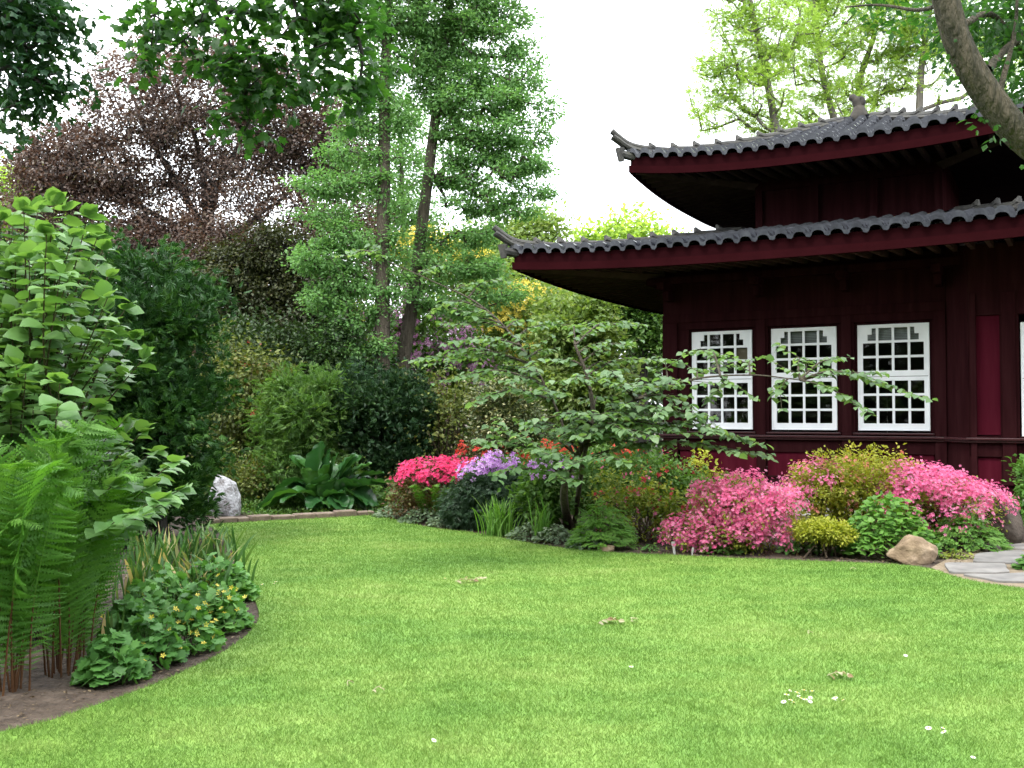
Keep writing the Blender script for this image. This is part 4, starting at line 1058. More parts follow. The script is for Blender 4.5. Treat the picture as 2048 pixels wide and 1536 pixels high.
lt = MB(); n = 1500; px = np.stack([rng.uniform(-60,520,n), rng.uniform(1110,1475,n)],1); q = np.array([G(*p) for p in px]); k = ~in_poly(q[:,0],q[:,1],LAWN); q = q[k]; n = len(q); q[:,2] = .012
leaves(lt, q, rdir(n,.15), np.array((0,0,1.))+rng.normal(0,.3,(n,3)), .022*(.5+rng.random(n)), T_DIA, rng.random(n)**1.3)
px = np.stack([rng.uniform(760,2048,3000), rng.uniform(1035,1130,3000)],1); q = np.array([G(*p) for p in px]); k = ~in_poly(q[:,0],q[:,1],LAWN); q = q[k]; n = len(q); q[:,2] = .012
leaves(lt, q, rdir(n,.15), np.array((0,0,1.))+rng.normal(0,.3,(n,3)), .04*(.5+rng.random(n)), T_DIA, rng.random(n)**1.3)
tag(lt.build('leaf_litter', M['dry']), kind='stuff')

# ============================================================ WHITE STONE, LARGE LEAVED CLUMP
M['wstone'] = noisemat('white_lichened_stone', [(0.05,0.035,0.026),(0.20,0.185,0.18),(0.34,0.335,0.345),(0.50,0.50,0.52)], 9, 0.9, 0.9, pos=[.30,.40,.50,.66], dist=.04)
b = G(447,1030)
rock('standing_stone', 'upright white weathered stone tapering to its top at the cypress foot', 'stone', b, (.27,.2,.44), M['wstone'], 4, .10, 4, shape=lambda c: (math.copysign(abs(c[0])**.88, c[0])*(.98-.30*c[2])-.12*c[2], c[1]*(1-.2*c[2]), min(1.2*c[2], .86-.22*c[0])))
Y = 15.7; b = gbase(650,Y); root = thing('large_leaved_clump', 'clump of huge glossy paddle leaves behind the edging stones', 'plant', b)
big_leaves = []
spec = [ # base direction given by tip pixels: (tip x, tip y, length, width, depth offset)
 (590,915,.62,.20,.25),(642,882,.72,.22,-.1),(606,935,.55,.18,-.2),(676,905,.60,.19,-.15),(712,905,.62,.20,.15),(745,925,.55,.15,.3),(775,968,.62,.17,-.1),(768,945,.5,.14,.3),(520,1018,.75,.17,-.25),(545,985,.62,.17,.2),
 (560,1005,.6,.17,-.45),(690,985,.50,.17,-.45),(640,950,.45,.16,-.4),(735,1010,.42,.16,-.35),(720,960,.5,.17,-.2),(660,1015,.34,.15,-.5),(700,1018,.36,.16,-.5),(615,1018,.4,.15,-.5),(745,1022,.4,.14,-.2),(660,920,.6,.2,.35),(620,960,.5,.18,.3),(575,960,.5,.17,.35),(700,930,.5,.18,.4)]
spec += [(x+rng.normal(0,14), y+rng.normal(0,8)+12, L*.95, W, dy+rng.normal(0,.15)) for x, y, L, W, dy in spec]
for (tx, ty, L, W, dy) in spec:
    T = P(tx, ty, Y+dy); st = b+np.array((rng.normal(0,.08), rng.normal(0,.06), .02)); d = T-st; hl = np.linalg.norm(d)
    low = T[2] < .35
    mid = st+d*.5+np.array((0,0,(.30 if low else .16)*hl)); c = bez([st, mid, T], 14); n = len(c)
    m = MB(); acc = np.linspace(0,1,n); f0 = max(0.15, 1-L/hl); t = np.clip((acc-f0)/(1-f0),0,1)
    w = W*1.1*np.sin(np.clip(t**.8,0,1)*PI*.97+.03*PI)**.75*(acc >= f0); w = np.maximum(w,.008)
    g = nrm(np.gradient(c, axis=0)); s = nrm(np.cross(g, np.array((0,0,1.))+.01)+rng.normal(0,.18,3)); nn = np.cross(s, g)
    wave = .025*np.sin(t*22+rng.random()*6)
    V = np.stack([c-s*w[:,None]+nn*(w*.28+wave*t)[:,None], c-s*w[:,None]*.5+nn*(w*.05)[:,None], c-nn*.008, c+s*w[:,None]*.5+nn*(w*.05)[:,None], c+s*w[:,None]+nn*(w*.28-wave*t)[:,None]], 1).reshape(-1,3)
    i = np.arange(n-1)[:,None]*5+np.arange(4)[None]; i = i.ravel()
    a = .2+.6*rng.random(); a = a+.4 if (tx, ty) in ((606,935),) else a
    m.add(V, np.stack([i,i+1,i+6,i+5],1), min(1,a)); m.build('leaf', M['l_skunk'], root, loc=b, smooth=True)

# ============================================================ MIDDLE BED
# layered grey-green small tree
Y = 11.7; base = G(1140,1062); root = thing('layered_small_tree', 'small tree with tiered horizontal branches of grey green leaves before the pavilion windows', 'tree', base)
tm, lm = MB(), MB()
tr = trunk_mesh(tm, [base, P(1128,985,Y), P(1150,920,Y), P(1185,850,Y), P(1176,760,Y), P(1150,690,Y)], .055, .016, 8, .5, .06)
tr2 = trunk_mesh(tm, [base+(.05,.05,0), P(1165,930,Y), P(1180,870,Y+.1)], .035, .02, 7, .2, .05)
la = trunk_mesh(tm, [P(1150,920,Y), P(1105,800,Y+.2), P(1040,690,Y+.5), P(960,610,Y+.8), P(860,560,Y+1.0), P(770,520,Y+1.2)], .018, .006, 7, .2, .05)
lb_ = trunk_mesh(tm, [P(1178,860,Y), P(1270,800,Y-.3), P(1380,760,Y-.5), P(1500,750,Y-.6), P(1600,760,Y-.7)], .018, .006, 7, .2, .05)
tr = np.concatenate([tr, la[8:], lb_[8:]])
tiers = [  # (end px, end py, depth at end)
 (1790,775,11.0),(1720,750,10.9),(1700,800,10.8),(1680,715,11.2),(1600,715,11.3),(1500,720,11.4),(1535,910,10.9),(1500,880,11.0),(1440,860,10.8),(1400,830,10.9),(1560,790,11.0),(1450,770,11.2),(1420,700,12.0),(1330,720,11.4),
 (1260,690,12.1),(1230,650,12.6),(1150,650,12.3),(1290,770,10.8),(1330,820,10.7),(1250,860,10.6),(1100,700,12.4),(1040,640,12.6),(990,560,12.9),(930,570,12.8),(860,540,12.9),(760,510,12.9),(700,510,13.2),(880,610,12.6),(830,720,12.3),(900,760,12.0),(960,800,11.6),(1000,850,11.2),(960,880,11.2),
 (1060,900,10.9),(1020,760,11.5),(1080,780,11.2),(1120,830,10.8),(1170,920,10.5),(1240,920,10.5),(1110,960,10.7),(1000,940,11.0),(1220,740,11.0),(1340,860,11.0),(1150,760,10.9),(1060,840,12.4),(1200,800,12.5),(1300,720,12.6),(920,680,12.2),(1370,760,10.7),(1010,690,12.2),(950,640,12.5),(1090,650,12.4),(1180,690,11.9),(1230,770,11.3),(1120,720,11.7),(1270,830,10.9),(1190,870,10.8),(1060,690,12.0),(1380,810,10.9),(1330,770,11.2),(1210,830,11.9),(1150,870,11.9)]
tiers += [(rng.uniform(1020,1400), rng.uniform(690,890), Y+rng.uniform(-1.0,.6)) for _ in range(12)] + [(rng.uniform(860,1040), rng.uniform(570,760), Y+rng.uniform(.3,1.2)) for _ in range(5)]
for (ex, ey, eY) in tiers:
    E = P(ex, ey, eY); d = np.linalg.norm(tr-E, axis=1)+2.5*np.maximum(0, tr[:,2]-E[2]+.08)
    j = int(np.argmin(np.where(tr[:,2] > .45, d, 9))); S = tr[j]; L = np.linalg.norm(E-S)
    mid = S*.5+E*.5+np.array((0,0,.10*L))+rng.normal(0,.05,3)*L*.5; c = bez([S, mid, E], 14); n = len(c)
    tm.tube(c, np.linspace(.014+.003*L,.004,n), 5)
    subs = [(c[int(n*.3):], 1.0)]
    for q in np.linspace(.2,.97,max(3,int(L/.17))):     # side twigs in the flat of the tier
        i = int(q*(n-1)); g = nrm(c[min(i+1,n-1)]-c[i-1]); s = nrm(np.cross(g,(0,0,1)))*rng.choice((-1,1))
        l2 = .16+.28*rng.random(); e2 = c[i]+(g*.7+s*.8)*l2+np.array((0,0,rng.normal(0,.03)-.02)); tw = np.linspace(0,1,6)[:,None]*(e2-c[i])+c[i]
        tm.tube(tw, np.linspace(.005,.002,6), 4); subs.append((tw, .9))
    for sc, sz in subs:
        g = nrm(np.gradient(sc, axis=0)); acc = np.concatenate(([0],np.cumsum(np.linalg.norm(np.diff(sc,axis=0),axis=1)))); ks = np.arange(0,acc[-1],.092)
        ii = np.clip(np.searchsorted(acc,ks),0,len(sc)-1); k = len(ii)
        for sg in (-1,1):
            side = nrm(np.cross(g[ii],(0,0,1)))*sg
            D = g[ii]*.5+side+rng.normal(0,.25,(k,3)); D[:,2] = D[:,2]*.4-.28
            Nn = np.array((0,-.12,1.))+rng.normal(0,.28,(k,3))+side*.15
            leaves(lm, sc[ii]+rng.normal(0,.012,(k,3)), D, Nn, .102*sz*(.6+.65*rng.random(k)), T_RND, rng.random()*.3+.7*rng.random(k))
tm.build('trunk', M['bark_grey'], root, loc=base, smooth=True); lm.build('crown', M['l_vib'], root, loc=base, smooth=True)

# hot pink azalea, red azaleas, lilac rhododendrons behind
Y = 14.6; bush('hot_pink_azalea', 'hot pink azalea mound beside the dark conifer dome', 'shrub', gbase(875,Y), [PB(870,965,70,32,Y,.45), PB(925,965,50,30,Y,.4), PB(820,980,40,34,Y,.35), PB(860,1010,80,30,Y,.4)], 150, 40, .08, .05, T_DIA, M['l_red'], shell=.7,
     flowers=[('blossoms', M['f_hot'], 460, 7, .035, .055, .9, [PB(870,950,66,26,Y-.1,.45), PB(930,955,44,24,Y-.1,.4), PB(830,955,30,16,Y-.1,.35)])])
Y = 14.9; bush('red_azalea', 'scarlet azalea rising behind the hot pink mound', 'shrub', gbase(960,Y), [PB(955,930,40,30,Y,.35), PB(990,940,40,36,Y,.35), PB(960,970,60,40,Y,.4)], 90, 40, .09, .05, T_DIA, M['l_red'], shell=.6, flowers=[('blossoms', M['f_red'], 60, 6, .04, .07, .95, [PB(950,918,34,22,Y-.1,.35), PB(1010,925,50,20,Y-.1,.3)])])
Y = 14.0; bush('lilac_rhododendron', 'lilac rhododendron above the dark cutleaf maple mound', 'shrub', gbase(1000,Y), [PB(1000,955,50,30,Y,.35), PB(960,965,40,26,Y,.3), PB(1000,990,60,30,Y,.35)], 80, 36, .08, .08, T_DIA, M['l_far'], shell=.6, flowers=[('blossoms', M['f_lil'], 60, 9, .045, .075, .95, [PB(1000,935,36,16,Y-.25,.3), PB(955,948,30,12,Y-.25,.3)])])
Y = 12.7; bush('lilac_rhododendron', 'lilac rhododendron beside the trunk of the layered small tree', 'shrub', gbase(1090,Y), [PB(1095,960,40,32,Y,.3), PB(1080,1000,50,36,Y,.3)], 60, 36, .08, .08, T_DIA, M['l_far'], shell=.6, flowers=[('blossoms', M['f_lil'], 44, 9, .04, .07, .95, [PB(1098,948,30,22,Y-.3,.25)])])
Y = 13.8; bush('red_azalea', 'orange red azalea half hidden behind the layered small tree', 'shrub', gbase(1180,Y), [PB(1180,930,90,34,Y,.5), PB(1100,930,50,30,Y,.4), PB(1240,940,40,36,Y,.4), PB(1180,980,100,40,Y,.5)], 160, 40, .10, .055, T_DIA, M['l_far'], shell=.6, flowers=[('blossoms', M['f_red'], 46, 7, .045, .07, .97, [PB(1190,915,70,16,Y-.35,.5), PB(1100,912,40,16,Y-.35,.4), PB(1260,925,30,16,Y-.35,.3)])])
# cutleaf maple mound
Y = 13.6; bush('cutleaf_maple', 'low dark green mound of weeping cutleaf maple beside the grass tuft', 'shrub', gbase(985,Y), [PB(990,985,78,42,Y,.45), PB(935,1012,45,36,Y,.35), PB(1050,1000,55,45,Y,.4), PB(990,1030,80,28,Y,.35)], 480, 34, .06, .07, T_SPRAY, M['l_jap'], droop=.9, flat=.5, shell=.85, stem_mat=M['bark_dark'])
strap('grass_tuft', 'arching tuft of thin green grass in front of the cutleaf maple', G(1000,1073), 150, .56, .10, .55, M['l_bright'], None, 0, 'grass tuft')
strap('grass_tuft', 'thin sparse grass tuft beside the small tree trunk', G(1082,1083), 50, .60, .06, .5, M['l_peo'], None, 0, 'grass tuft')
sg = 'silvery ground cover along the right lawn edge'
for i, (px, py, rx, lab) in enumerate([(795,1036,.36,'silvery ground cover at the inner end by the edging stones'),(845,1047,.34,'silvery ground cover below the small yellow green fern'),(905,1054,.36,'silvery ground cover below the cutleaf maple mound'),
        (1060,1080,.30,'silvery ground cover right of the arching grass tuft'),(1110,1085,.28,'silvery ground cover at the foot of the layered small tree'),(1180,1098,.30,'silvery ground cover in front of the leafy peony')]):
    low_plant('silver_groundcover', lab, G(px,py), rx, .26, .20, 420, .065, T_DIA, M['l_sil'], sg, tj=.7)
Y = 10.9
low_plant('peony', 'bright green leafy peony right of the small tree trunk', G(1205,1098), .36, .28, .52, 420, .12, T_SPRAY, M['l_bright'], None)
low_plant('hosta', 'narrow yellow green leafed plant at the edge of the large leaved clump', G(785,1020), .07, .07, .34, 14, .26, T_OV, M['l_feath'], None, tj=.8)
# sparse azaleas with crimson flowers
Y = 12.2; bush('yellow_green_azalea', 'loose yellow green azalea with crimson flowers beside the pink azalea', 'shrub', gbase(1290,Y), lump=(34,.14), blobs=[PB(1250,985,56,40,Y,.4), PB(1310,995,56,42,Y,.4), PB(1350,1020,46,44,Y,.4), PB(1280,1040,70,50,Y,.4), PB(1230,1010,40,40,Y,.3)], nclump=150, per=20, spread=.06, size=.055, T=T_DIA, leaf=M['l_azl'], shell=.5, stems=30, stem_r=.010,
     flowers=[('blossoms', M['f_crim'], 50, 5, .03, .05, .95, None), ('pink_blossoms', M['f_pink'], 40, 5, .03, .05, .95, None)])
Y = 12.6; bush('crimson_azalea', 'dark azalea with a few crimson flowers at the pavilion corner', 'shrub', gbase(1380,Y), [PB(1345,965,40,30,Y,.35), PB(1400,990,50,30,Y,.4), PB(1305,935,34,30,Y,.3), PB(1370,1015,80,44,Y,.4)], 130, 34, .1, .06, T_DIA, M['l_far'], shell=.5, flowers=[('blossoms', M['f_crim'], 22, 6, .035, .06, .97, None)])
Y = 12.9; bush('yellow_sprig_shrub', 'thin sprigs with yellow leaves standing against the crimson wall panel', 'shrub', gbase(1410,Y), [PB(1402,935,16,28,Y,.1), PB(1428,945,10,16,Y,.1)], 12, 14, .06, .06, T_DIA, M['l_gold'], shell=.3, stems=6, stem_r=.006)
# pink azaleas
pg = 'pink azaleas before the pavilion'
def azalea(lab, base, blobs, nl, nf, fmat, leaf, fper=6, zone=None, fsize=.040, extra_f=None, per=34, fshell=.95, leafsize=.045):
    fl = [('blossoms', fmat, int(nf*2.0), fper, .034, fsize, fshell, zone)]
    if extra_f: fl += extra_f
    return bush('azalea', lab, 'azalea', base, blobs, nl, int(per*.75), .05, leafsize, T_DIA, leaf, pg, lump=(int(nl*.24), .16), shell=.8, flowers=fl, stems=26, stem_r=.014)
Y = 11.3
azalea('pink azalea with the densest blossom, reaching the lawn left of the yellow leaved bush', gbase(1470,Y), [PB(1465,996,66,34,Y,.42), PB(1440,1055,66,42,Y,.45), PB(1520,1035,64,48,Y,.45), PB(1500,1080,56,28,Y,.42), PB(1400,1068,40,36,Y,.32), PB(1550,1012,36,28,Y,.35)], 260, 1700, M['f_pink'], M['l_azl'], 7)
Y = 12.0
mid = [PB(1690,960,90,48,Y,.5), PB(1760,945,60,40,Y,.45), PB(1640,1000,60,50,Y,.45), PB(1720,1020,90,50,Y,.5), PB(1600,990,36,36,Y,.3)]
azalea('yellow leaved azalea with scattered peach flowers on the crest of the bed', gbase(1700,Y), mid, 420, 80, M['f_peach'], M['l_azy'], 5, None, .042,
       [('pink_blossoms', M['f_pink'], 200, 7, .034, .036, .95, [PB(1630,960,40,24,Y-.15,.35), PB(1590,985,26,20,Y-.1,.3), PB(1800,955,36,18,Y-.1,.3)])])
Y = 11.9
azalea('pink azalea spilling towards the path beside the dark boulder', gbase(1880,Y), [PB(1850,990,66,34,Y,.45), PB(1900,1002,56,34,Y,.45), PB(1955,1014,44,28,Y,.4), PB(1830,1020,70,45,Y,.45), PB(1920,1040,60,40,Y,.4), PB(1800,985,50,45,Y,.4)], 250, 720, M['f_pink'], M['l_azl'], 7,
       [PB(1850,980,68,32,Y-.1,.45), PB(1900,995,54,30,Y-.1,.45), PB(1960,1010,44,26,Y-.15,.4), PB(1800,982,48,30,Y-.1,.4), PB(1890,1045,24,14,Y-.45,.2), PB(1940,1040,30,20,Y-.35,.2), PB(1790,1022,24,16,Y-.45,.2)])
Y = 10.9
bush('golden_bush', 'low golden leaved bush between two pink azaleas', 'shrub', gbase(1640,Y), [PB(1640,1056,50,12,Y,.28), PB(1612,1064,30,10,Y,.22), PB(1668,1068,36,12,Y,.25)], 200, 30, .028, .036, T_DIA, M['l_gold'], shell=.8)
low_plant('leafy_groundcover', 'bright green leafy mound behind the tan rock', G(1775,1113), .54, .40, .64, 1300, .070, T_CEL, M['l_bright'], 'green leafy mounds by the path')
low_plant('leafy_groundcover', 'dark green leafy mound between tan rock and dark boulder', G(1930,1100), .44, .34, .42, 460, .12, T_SPRAY, M['l_peo'], 'green leafy mounds by the path')
low_plant('leafy_groundcover', 'low spreading green plant under the golden bush', G(1640,1108), .45, .20, .24, 420, .08, T_DIA, M['l_cel'], 'green leafy mounds by the path')
low_plant('leafy_groundcover', 'low green plant under the front of the densest pink azalea', G(1450,1108), .30, .12, .14, 160, .07, T_DIA, M['l_far'], 'green leafy mounds by the path')
low_plant('leafy_groundcover', 'tiny green plant on bare soil left of the label stakes', G(1300,1103), .10, .08, .09, 50, .05, T_DIA, M['l_cel'], 'green leafy mounds by the path')
low_plant('path_weed', 'small green plant beside the foundation beyond the dark boulder', G(2045,1060), .30, .25, .34, 240, .10, T_DIA, M['l_far'])
low_plant('path_weed', 'small bright weed growing at the photo edge beside the flagstones', G(2062,1140), .16, .14, .16, 120, .06, T_LADY, M['l_peo'])
low_plant('path_weed', 'ground plant between the tan rock and the path', G(1915,1118), .20, .12, .10, 110, .05, T_DIA, M['l_azl'])
Y = 12.6; bush('edge_shrub', 'leafy shrub poking in at the photo edge before the brick base', 'shrub', gbase(2085,Y), [PB(2085,960,44,40,Y,.35), PB(2095,1010,50,40,Y,.35)], 60, 30, .09, .08, T_DIA, M['l_peo'], shell=.6)
# rocks
M['tan'] = noisemat('tan_rock', [(0.10,0.068,0.042),(0.20,0.145,0.092),(0.30,0.23,0.16)], 4, 0.9, 0.8, dist=.04)
M['drk'] = noisemat('dark_boulder', [(0.035,0.028,0.022),(0.075,0.06,0.048)], 4, 0.9, 0.8, dist=.04)
b = G(1842,1130)
rock('tan_rock', 'tan rock with a rounded hump between lawn and path', 'rock', b+(0,.12,0), (.28,.18,.19), M['tan'], 9, .22, 4, shape=lambda c: (c[0], c[1], c[2]*(.62+.55*math.exp(-((c[0]+.05)/.42)**2)+.12*math.exp(-((c[0]-.75)/.25)**2))))
b = G(2010,1085); rock('dark_boulder', 'dark brown leaning boulder at the end of the pink azalea', 'rock', b, (.22,.25,.42), M['drk'], 12, .2, 4, shape=lambda c: (c[0]-.25*c[2], c[1], c[2]))
b = G(1985,1105); rock('small_rock', 'small dull rock among the leaves below the dark boulder', 'rock', b, (.14,.1,.07), M['drk'], 15, .2, 3)
b = G(1215,1104); rock('small_rock', 'small tan stone at the lawn edge under the peony', 'rock', b, (.10,.06,.05), M['tan'], 18, .2, 3)
# label stakes
M['stake'] = noisemat('white_plastic_label', [(0.26,0.27,0.25),(0.36,0.36,0.34)], 9, 0.5, 0.05)
for px, py, h, lab in [(1349,1110,.15,'thick white label stake left of its thin neighbour'),(1384,1113,.10,'thin white label stake at the foot of the densest pink azalea'),(1647,1106,.14,'white label stake below the golden bush')]:
    b = G(px,py); m = MB(); w = .014 if h == .15 else .008
    m.box((-w,-.003,0),(w,.003,h)); m.box((-w*1.5,-.006,h-.05),(w*1.5,-.0035,h)); o = m.build('label_stake', M['stake'], bevel=.001); o.location = b; o.rotation_euler = (rng.normal(0,.08), rng.normal(0,.08), rng.normal(0,.3)); tag(o, lab, 'plant label', 'white plant label stakes')

# ============================================================ OVERHANGING TREES
def overhang(name, lab, trunk, r0, r1, limbs, blobs, n, per, size, T, leaf, bark, spread=.2, flat=.6, tj=.5, droop=.5, twig=.006):
    base = np.asarray(trunk[0], float); root = thing(name, lab, 'tree', base); tm, cm = MB(), MB()
    trunk_mesh(tm, trunk, r0, r1); nd = []
    for lb, a, b in limbs: nd.append(trunk_mesh(tm, lb, a, b, 7, .05))
    C, out = in_blobs(blobs, n, 0); pos, par, cnt, N, ends = tree_skel(np.concatenate(nd), C, .25, .0, .02)
    # forget the false links between separate limbs
    skel_mesh(tm, pos, par, cnt, N, twig, rmin=.004)
    tm.build('trunk', bark, root, loc=base, smooth=True)
    cluster_leaves(cm, C, out, per, spread, size, T, flat, droop, tj, .4, .4)
    i = np.arange(N, len(pos)); cluster_leaves(cm, pos[i], rdir(len(i)), 3, spread*.5, size, T, flat, droop, tj, .4, .4)
    cm.build('crown', leaf, root, loc=base); return root
Y = 8.0
tb = np.array((-7.6,6.8,0)); t3 = np.array((-7.2,6.9,7.5))
overhang('overhanging_maple', 'dark green maple boughs hanging across the top before the copper beech', [tb, (-7.4,6.8,3), (-7.3,6.9,6), t3, (-7.0,7,10)], .30, .2,
    [([t3, (-5,7.4,7.2), P(250,-260,Y), P(470,-140,Y), P(640,-60,Y), P(720,90,Y), P(715,190,Y)], .06, .008), ([P(430,-20,Y), P(400,50,Y), P(330,110,Y)], .012,.005), ([P(460,90,Y), P(540,130,Y), P(640,150,Y)], .012,.005), ([P(470,-140,Y), P(430,-20,Y), P(460,90,Y), P(500,240,Y)], .025, .006), ([P(250,-260,Y), P(310,-60,Y), P(300,120,Y)], .022, .005), ([P(640,-60,Y), P(640,60,Y), P(600,150,Y)], .02, .008)],
    [PB(x, y, 30, 26, Y, .28) for x, y in [(300,20),(300,70),(292,128),(335,60),(345,120),(400,50),(415,110),(470,95),(520,130),(455,165),(500,200),(470,245),(520,255),(560,190),(600,60),(650,40),(690,60),(700,110),(645,150),(690,180),
     (660,110),(560,60),(735,140),(715,205),(620,165),(380,20),(450,20),(520,20),(600,0),(680,10),(720,50),(540,100),(420,-20),(560,-30),(650,-30),(720,-20),(590,110),(540,160),(480,140),(375,85)]],
    105, 15, .092, T_MAPLE, M['l_map'], M['bark_dark'], .12)
Y = 7.4
tb = np.array((-6.3,5.0,0))
overhang('overhanging_oak', 'dark bluish green oak bough hanging at the top left corner', [tb, (-6.3,5.1,3), (-6.2,5.2,6), (-6.1,5.3,8)], .26, .18,
    [([(-6.2,5.2,6), (-5.2,6.2,6.0), P(-120,-160,Y), P(20,-40,Y), P(80,80,Y)], .07, .012), ([P(-120,-160,Y), P(-30,20,Y), P(20,160,Y)], .03, .008)],
    [PB(50,40,70,60,Y,.4), PB(80,120,45,50,Y,.3), PB(20,150,50,60,Y,.35), PB(90,180,40,30,Y,.25), PB(20,225,40,40,Y,.3), PB(110,30,40,30,Y,.25), PB(0,0,90,60,Y,.4), PB(0,275,20,30,Y,.2)],
    110, 22, .078, T_OAK, M['l_oak'], M['bark_dark'], .14)
# leaning trunk at right
Y = 7.0; base = np.array((6.2,6.9,0)); root = thing('leaning_tree', 'thick mossy trunk leaning across the top right corner, with ivy leaves', 'tree', base)
tm = MB(); p = trunk_mesh(tm, [base, (5.6,6.9,1.3), (4.6,7,2.9), P(2065,290,Y), P(1982,198,Y), P(1922,100,Y), P(1890,0,Y), P(1865,-110,Y), P(1850,-240,Y)], .128, .080, 16, .3, .035)
for lb, a, b_ in [([P(1975,140,Y), P(2010,100,Y+.3), P(2060,60,Y+.6), P(2140,0,Y+1)], .035, .015), ([P(1925,50,Y), P(1985,30,Y+.3), P(2050,110,Y+.5), P(2100,190,Y+.6)], .028, .010), ([P(1900,0,Y), P(1840,20,Y+.5), P(1760,10,Y+.9), P(1690,14,Y+1.2)], .02, .006), ([P(2000,180,Y), P(2030,60,Y+.2), P(2035,-60,Y+.3)], .022, .008)]:
    trunk_mesh(tm, lb, a, b_, 7, .05)
tm.build('trunk', M['bark_lean'], root, loc=base, smooth=True)
cm = MB(); C, out = in_blobs([PB(2000,30,60,50,Y+.5,.4), PB(2050,110,40,60,Y+.5,.4), PB(1960,20,40,40,Y+.4,.3), PB(2040,20,60,60,Y+.8,.4), PB(1800,20,60,24,Y+.9,.3), PB(2060,200,30,50,Y+.4,.3), PB(1980,60,70,60,Y+1.2,.4), PB(2030,150,40,60,Y+1,.4), PB(1930,30,60,40,Y+1.2,.4)], 110, 0)
cluster_leaves(cm, C, out, 26, .15, .07, T_DIA, .7, .3, .6); cm.build('crown', M['l_map'], root, loc=base)
iv = MB(); i = np.arange(len(p)); i = i[(p[:,2] > 2.6)&(p[:,2] < 4.6)]; n = 150; k = rng.choice(i, n)
o = p[k]+rng.normal(0,.05,(n,3))+np.array((.10,0,.10))*rng.choice((-1,1,1),n)[:,None]; leaves(iv, o, rdir(n)+np.array((0,-.2,-.5)), rdir(n)+np.array((0,-1,.3)), .038*(.6+.8*rng.random(n)), T_CEL, rng.random(n)); iv.build('ivy', M['l_map'], root, loc=base)

# ============================================================ THINGS ON THE LAWN
M['pale'] = leafmat('pale_dead_leaf', [(0.22,0.21,0.12),(0.34,0.32,0.20),(0.22,0.15,0.08)], .25)
def dead(lab, px, py, L, rz, n=5):
    b = G(px,py); m = MB()
    c = bez([(-L/2,0,.035),(0,.015,.055),(L/2,-.01,.04)],5); m.tube(c, .0025, 4)
    for k in range(n):
        j = int((k+.5)/n*(len(c)-1))
        for sg in (-1,1): leaves(m, [c[j]], [(.5,sg*.8,.12*rng.normal())], [(rng.normal(0,.5),rng.normal(0,.5),1)], L*.38*(.7+.4*rng.random()), T_OV, rng.random(1))
    o = m.build('fallen_leaf', M['pale']); o.location = (b[0],b[1],.0); o.rotation_euler = (0,0,rz); tag(o, lab, 'fallen leaf', 'fallen leaves on the lawn')
dead('pale curled fallen leaf, left one of the pair furthest up the lawn', 928,1170,.17,.1); dead('pale fallen leaf, right one of the pair furthest up the lawn', 958,1167,.13,.5,4)
dead('large pale feathered fallen leaf in the middle of the lawn', 1220,1253,.17,.15,6); dead('small upright pale leaf beside the large feathered leaf', 1268,1251,.08,1.1,3)
dead('pale curled fallen leaf above the daisy cluster', 1677,1364,.13,-.2,5); dead('small pale fallen leaf alone low on the lawn at left', 757,1394,.07,.1,3); dead('tiny brown fallen leaf right of the lawn middle', 1620,1277,.045,.8,2)
dead('tiny pale fallen leaf above the far bed corner of the lawn', 1706,1146,.06,.3,2); dead('tiny pale leaf low on the lawn beside the bed tip', 700,1381,.05,1.2,2)
M['dpet'] = leafmat('daisy_petal', [(0.75,0.75,0.75),(0.82,0.82,0.82)], .3, tcol=(1,1,1)); M['dcen'] = leafmat('daisy_centre', [(0.6,0.42,0.03),(0.7,0.5,0.05)], .1)
dm = MB(); k = 11; a = np.arange(k)*2*PI/k; leaves(dm, np.zeros((k,3))+(0,0,.030), np.stack([np.cos(a),np.sin(a),np.full(k,.15)],1), np.tile((0,0,1.),(k,1)), .014, (T_DIA[0]*np.array([1,.8,1]), T_DIA[1]), np.full(k,.5))
ds = MB(); ds.tube([(0,0,0),(0,0,.029)], .0012, 4); dc = MB(); dc.tube([(0,0,.029),(0,0,.034)], [.005,.0035], 8)
def daisy(px, py, lab, grp):
    global d0
    b = G(px,py)
    if d0 is None:
        d0 = thing('daisy', lab, 'daisy', b, grp); dm.build('petals', M['dpet'], d0); dc.build('centre', M['dcen'], d0); ds.build('stem', M['l_peo'], d0); o = d0
    else: o = copy_tree(d0)
    o.location = b; o.rotation_euler = (rng.normal(0,.2)+.25, rng.normal(0,.2), rng.random()*6); o.scale = [.8+.5*rng.random()]*3; tag(o, lab, 'daisy', grp)
d0 = None
for px, py in [(1572,1404),(1580,1412),(1588,1416),(1577,1389),(1590,1398),(1600,1402),(1612,1411),(1622,1403),(1606,1394),(1618,1414),(1596,1409),(1571,1416),(1626,1396)]:
    daisy(px, py, 'white daisy in the dense little cluster on the right half of the lawn', 'daisies in the dense cluster')
for px, py in [(1663,1410),(1672,1407),(1692,1410)]: daisy(px, py, 'white daisy just right of the dense daisy cluster', 'daisies right of the cluster')
for px, py in [(1858,1470),(1883,1466),(1895,1478)]: daisy(px, py, 'white daisy among three in the lower right of the lawn', 'daisies low at the right')
for px, py in [(527,1176),(548,1174),(553,1171)]: daisy(px, py, 'white daisy beside the left bed bend', 'daisies by the left bed')
for px, py, lab in [(862,1492,'single white daisy low at the left of the lawn'),(1262,1345,'single white daisy near the centre of the lawn'),(1945,1527,'single white daisy in the lowest right corner'),(890,1165,'single white daisy left of the far fallen leaf pair'),(1810,1320,'single white daisy near the right photo edge')]: daisy(px, py, lab, 'single daisies on the lawn')
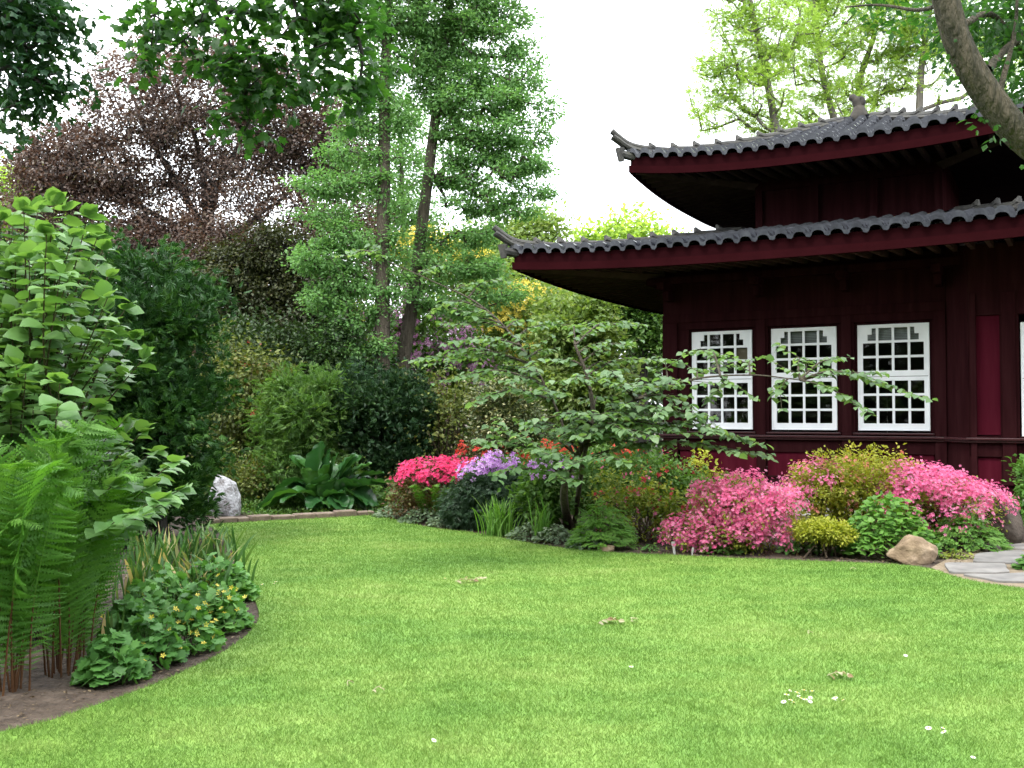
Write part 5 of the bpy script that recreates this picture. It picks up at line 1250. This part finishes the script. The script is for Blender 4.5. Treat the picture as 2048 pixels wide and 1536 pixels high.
# ============================================================ CAMERA, LIGHT, SKY
cam = bpy.data.cameras.new('camera'); cam.sensor_width = 36; cam.lens = F/2048*36; cam.clip_end = 2000; cam.clip_start = 0.05
co = bpy.data.objects.new('camera', cam); COL.objects.link(co); co.location = (0,0,CAMZ); co.rotation_euler = (PI/2+PITCH,0,0)
SC.camera = co
SUN_EL, SUN_AZ = math.radians(58), math.radians(215)   # azimuth clockwise from +Y
sd = bpy.data.lights.new('sun','SUN'); sd.energy = 1.05; sd.angle = math.radians(12); sd.color = (1.0,0.95,0.87)
so = bpy.data.objects.new('sun', sd); COL.objects.link(so)
dv = Vector((math.sin(SUN_AZ)*math.cos(SUN_EL), math.cos(SUN_AZ)*math.cos(SUN_EL), math.sin(SUN_EL)))
so.rotation_euler = dv.to_track_quat('Z','Y').to_euler(); so.location = dv*50
wd = bpy.data.worlds.new('World'); SC.world = wd; wd.use_nodes = True
t = wd.node_tree; t.nodes.clear()
out = t.nodes.new('ShaderNodeOutputWorld'); bg = t.nodes.new('ShaderNodeBackground'); bg.inputs[1].default_value = 0.15
sk = t.nodes.new('ShaderNodeTexSky'); sk.sky_type = 'NISHITA'; sk.sun_disc = False; sk.sun_elevation = SUN_EL; sk.sun_rotation = SUN_AZ
sk.air_density = 1.0; sk.dust_density = 3.0; sk.ozone_density = 1.0
tc = t.nodes.new('ShaderNodeTexCoord'); nz = t.nodes.new('ShaderNodeTexNoise'); nz.inputs['Scale'].default_value = 2.2; nz.inputs['Detail'].default_value = 6
t.links.new(tc.outputs['Generated'], nz.inputs['Vector'])
mr = t.nodes.new('ShaderNodeMapRange'); mr.inputs[1].default_value = 0.35; mr.inputs[2].default_value = 0.65; mr.inputs[3].default_value = 0.75; mr.inputs[4].default_value = 0.97
t.links.new(nz.outputs[0], mr.inputs[0])
mx = t.nodes.new('ShaderNodeMix'); mx.data_type = 'RGBA'; mx.inputs[7].default_value = (8.2,8.5,8.8,1)
t.links.new(mr.outputs[0], mx.inputs[0]); t.links.new(sk.outputs[0], mx.inputs[6])
t.links.new(mx.outputs[2], bg.inputs[0]); t.links.new(bg.outputs[0], out.inputs[0])
SC.view_settings.view_transform = 'Standard'; SC.view_settings.look = 'None'; SC.view_settings.exposure = 2.0; SC.view_settings.gamma = 1
cy = SC.cycles
cy.max_bounces = 7; cy.diffuse_bounces = 4; cy.glossy_bounces = 2; cy.transmission_bounces = 4; cy.transparent_max_bounces = 8
cy.use_denoising = True; cy.use_adaptive_sampling = True; cy.adaptive_threshold = 0.02
cy.caustics_reflective = False; cy.caustics_refractive = False
SC.render.film_transparent = False
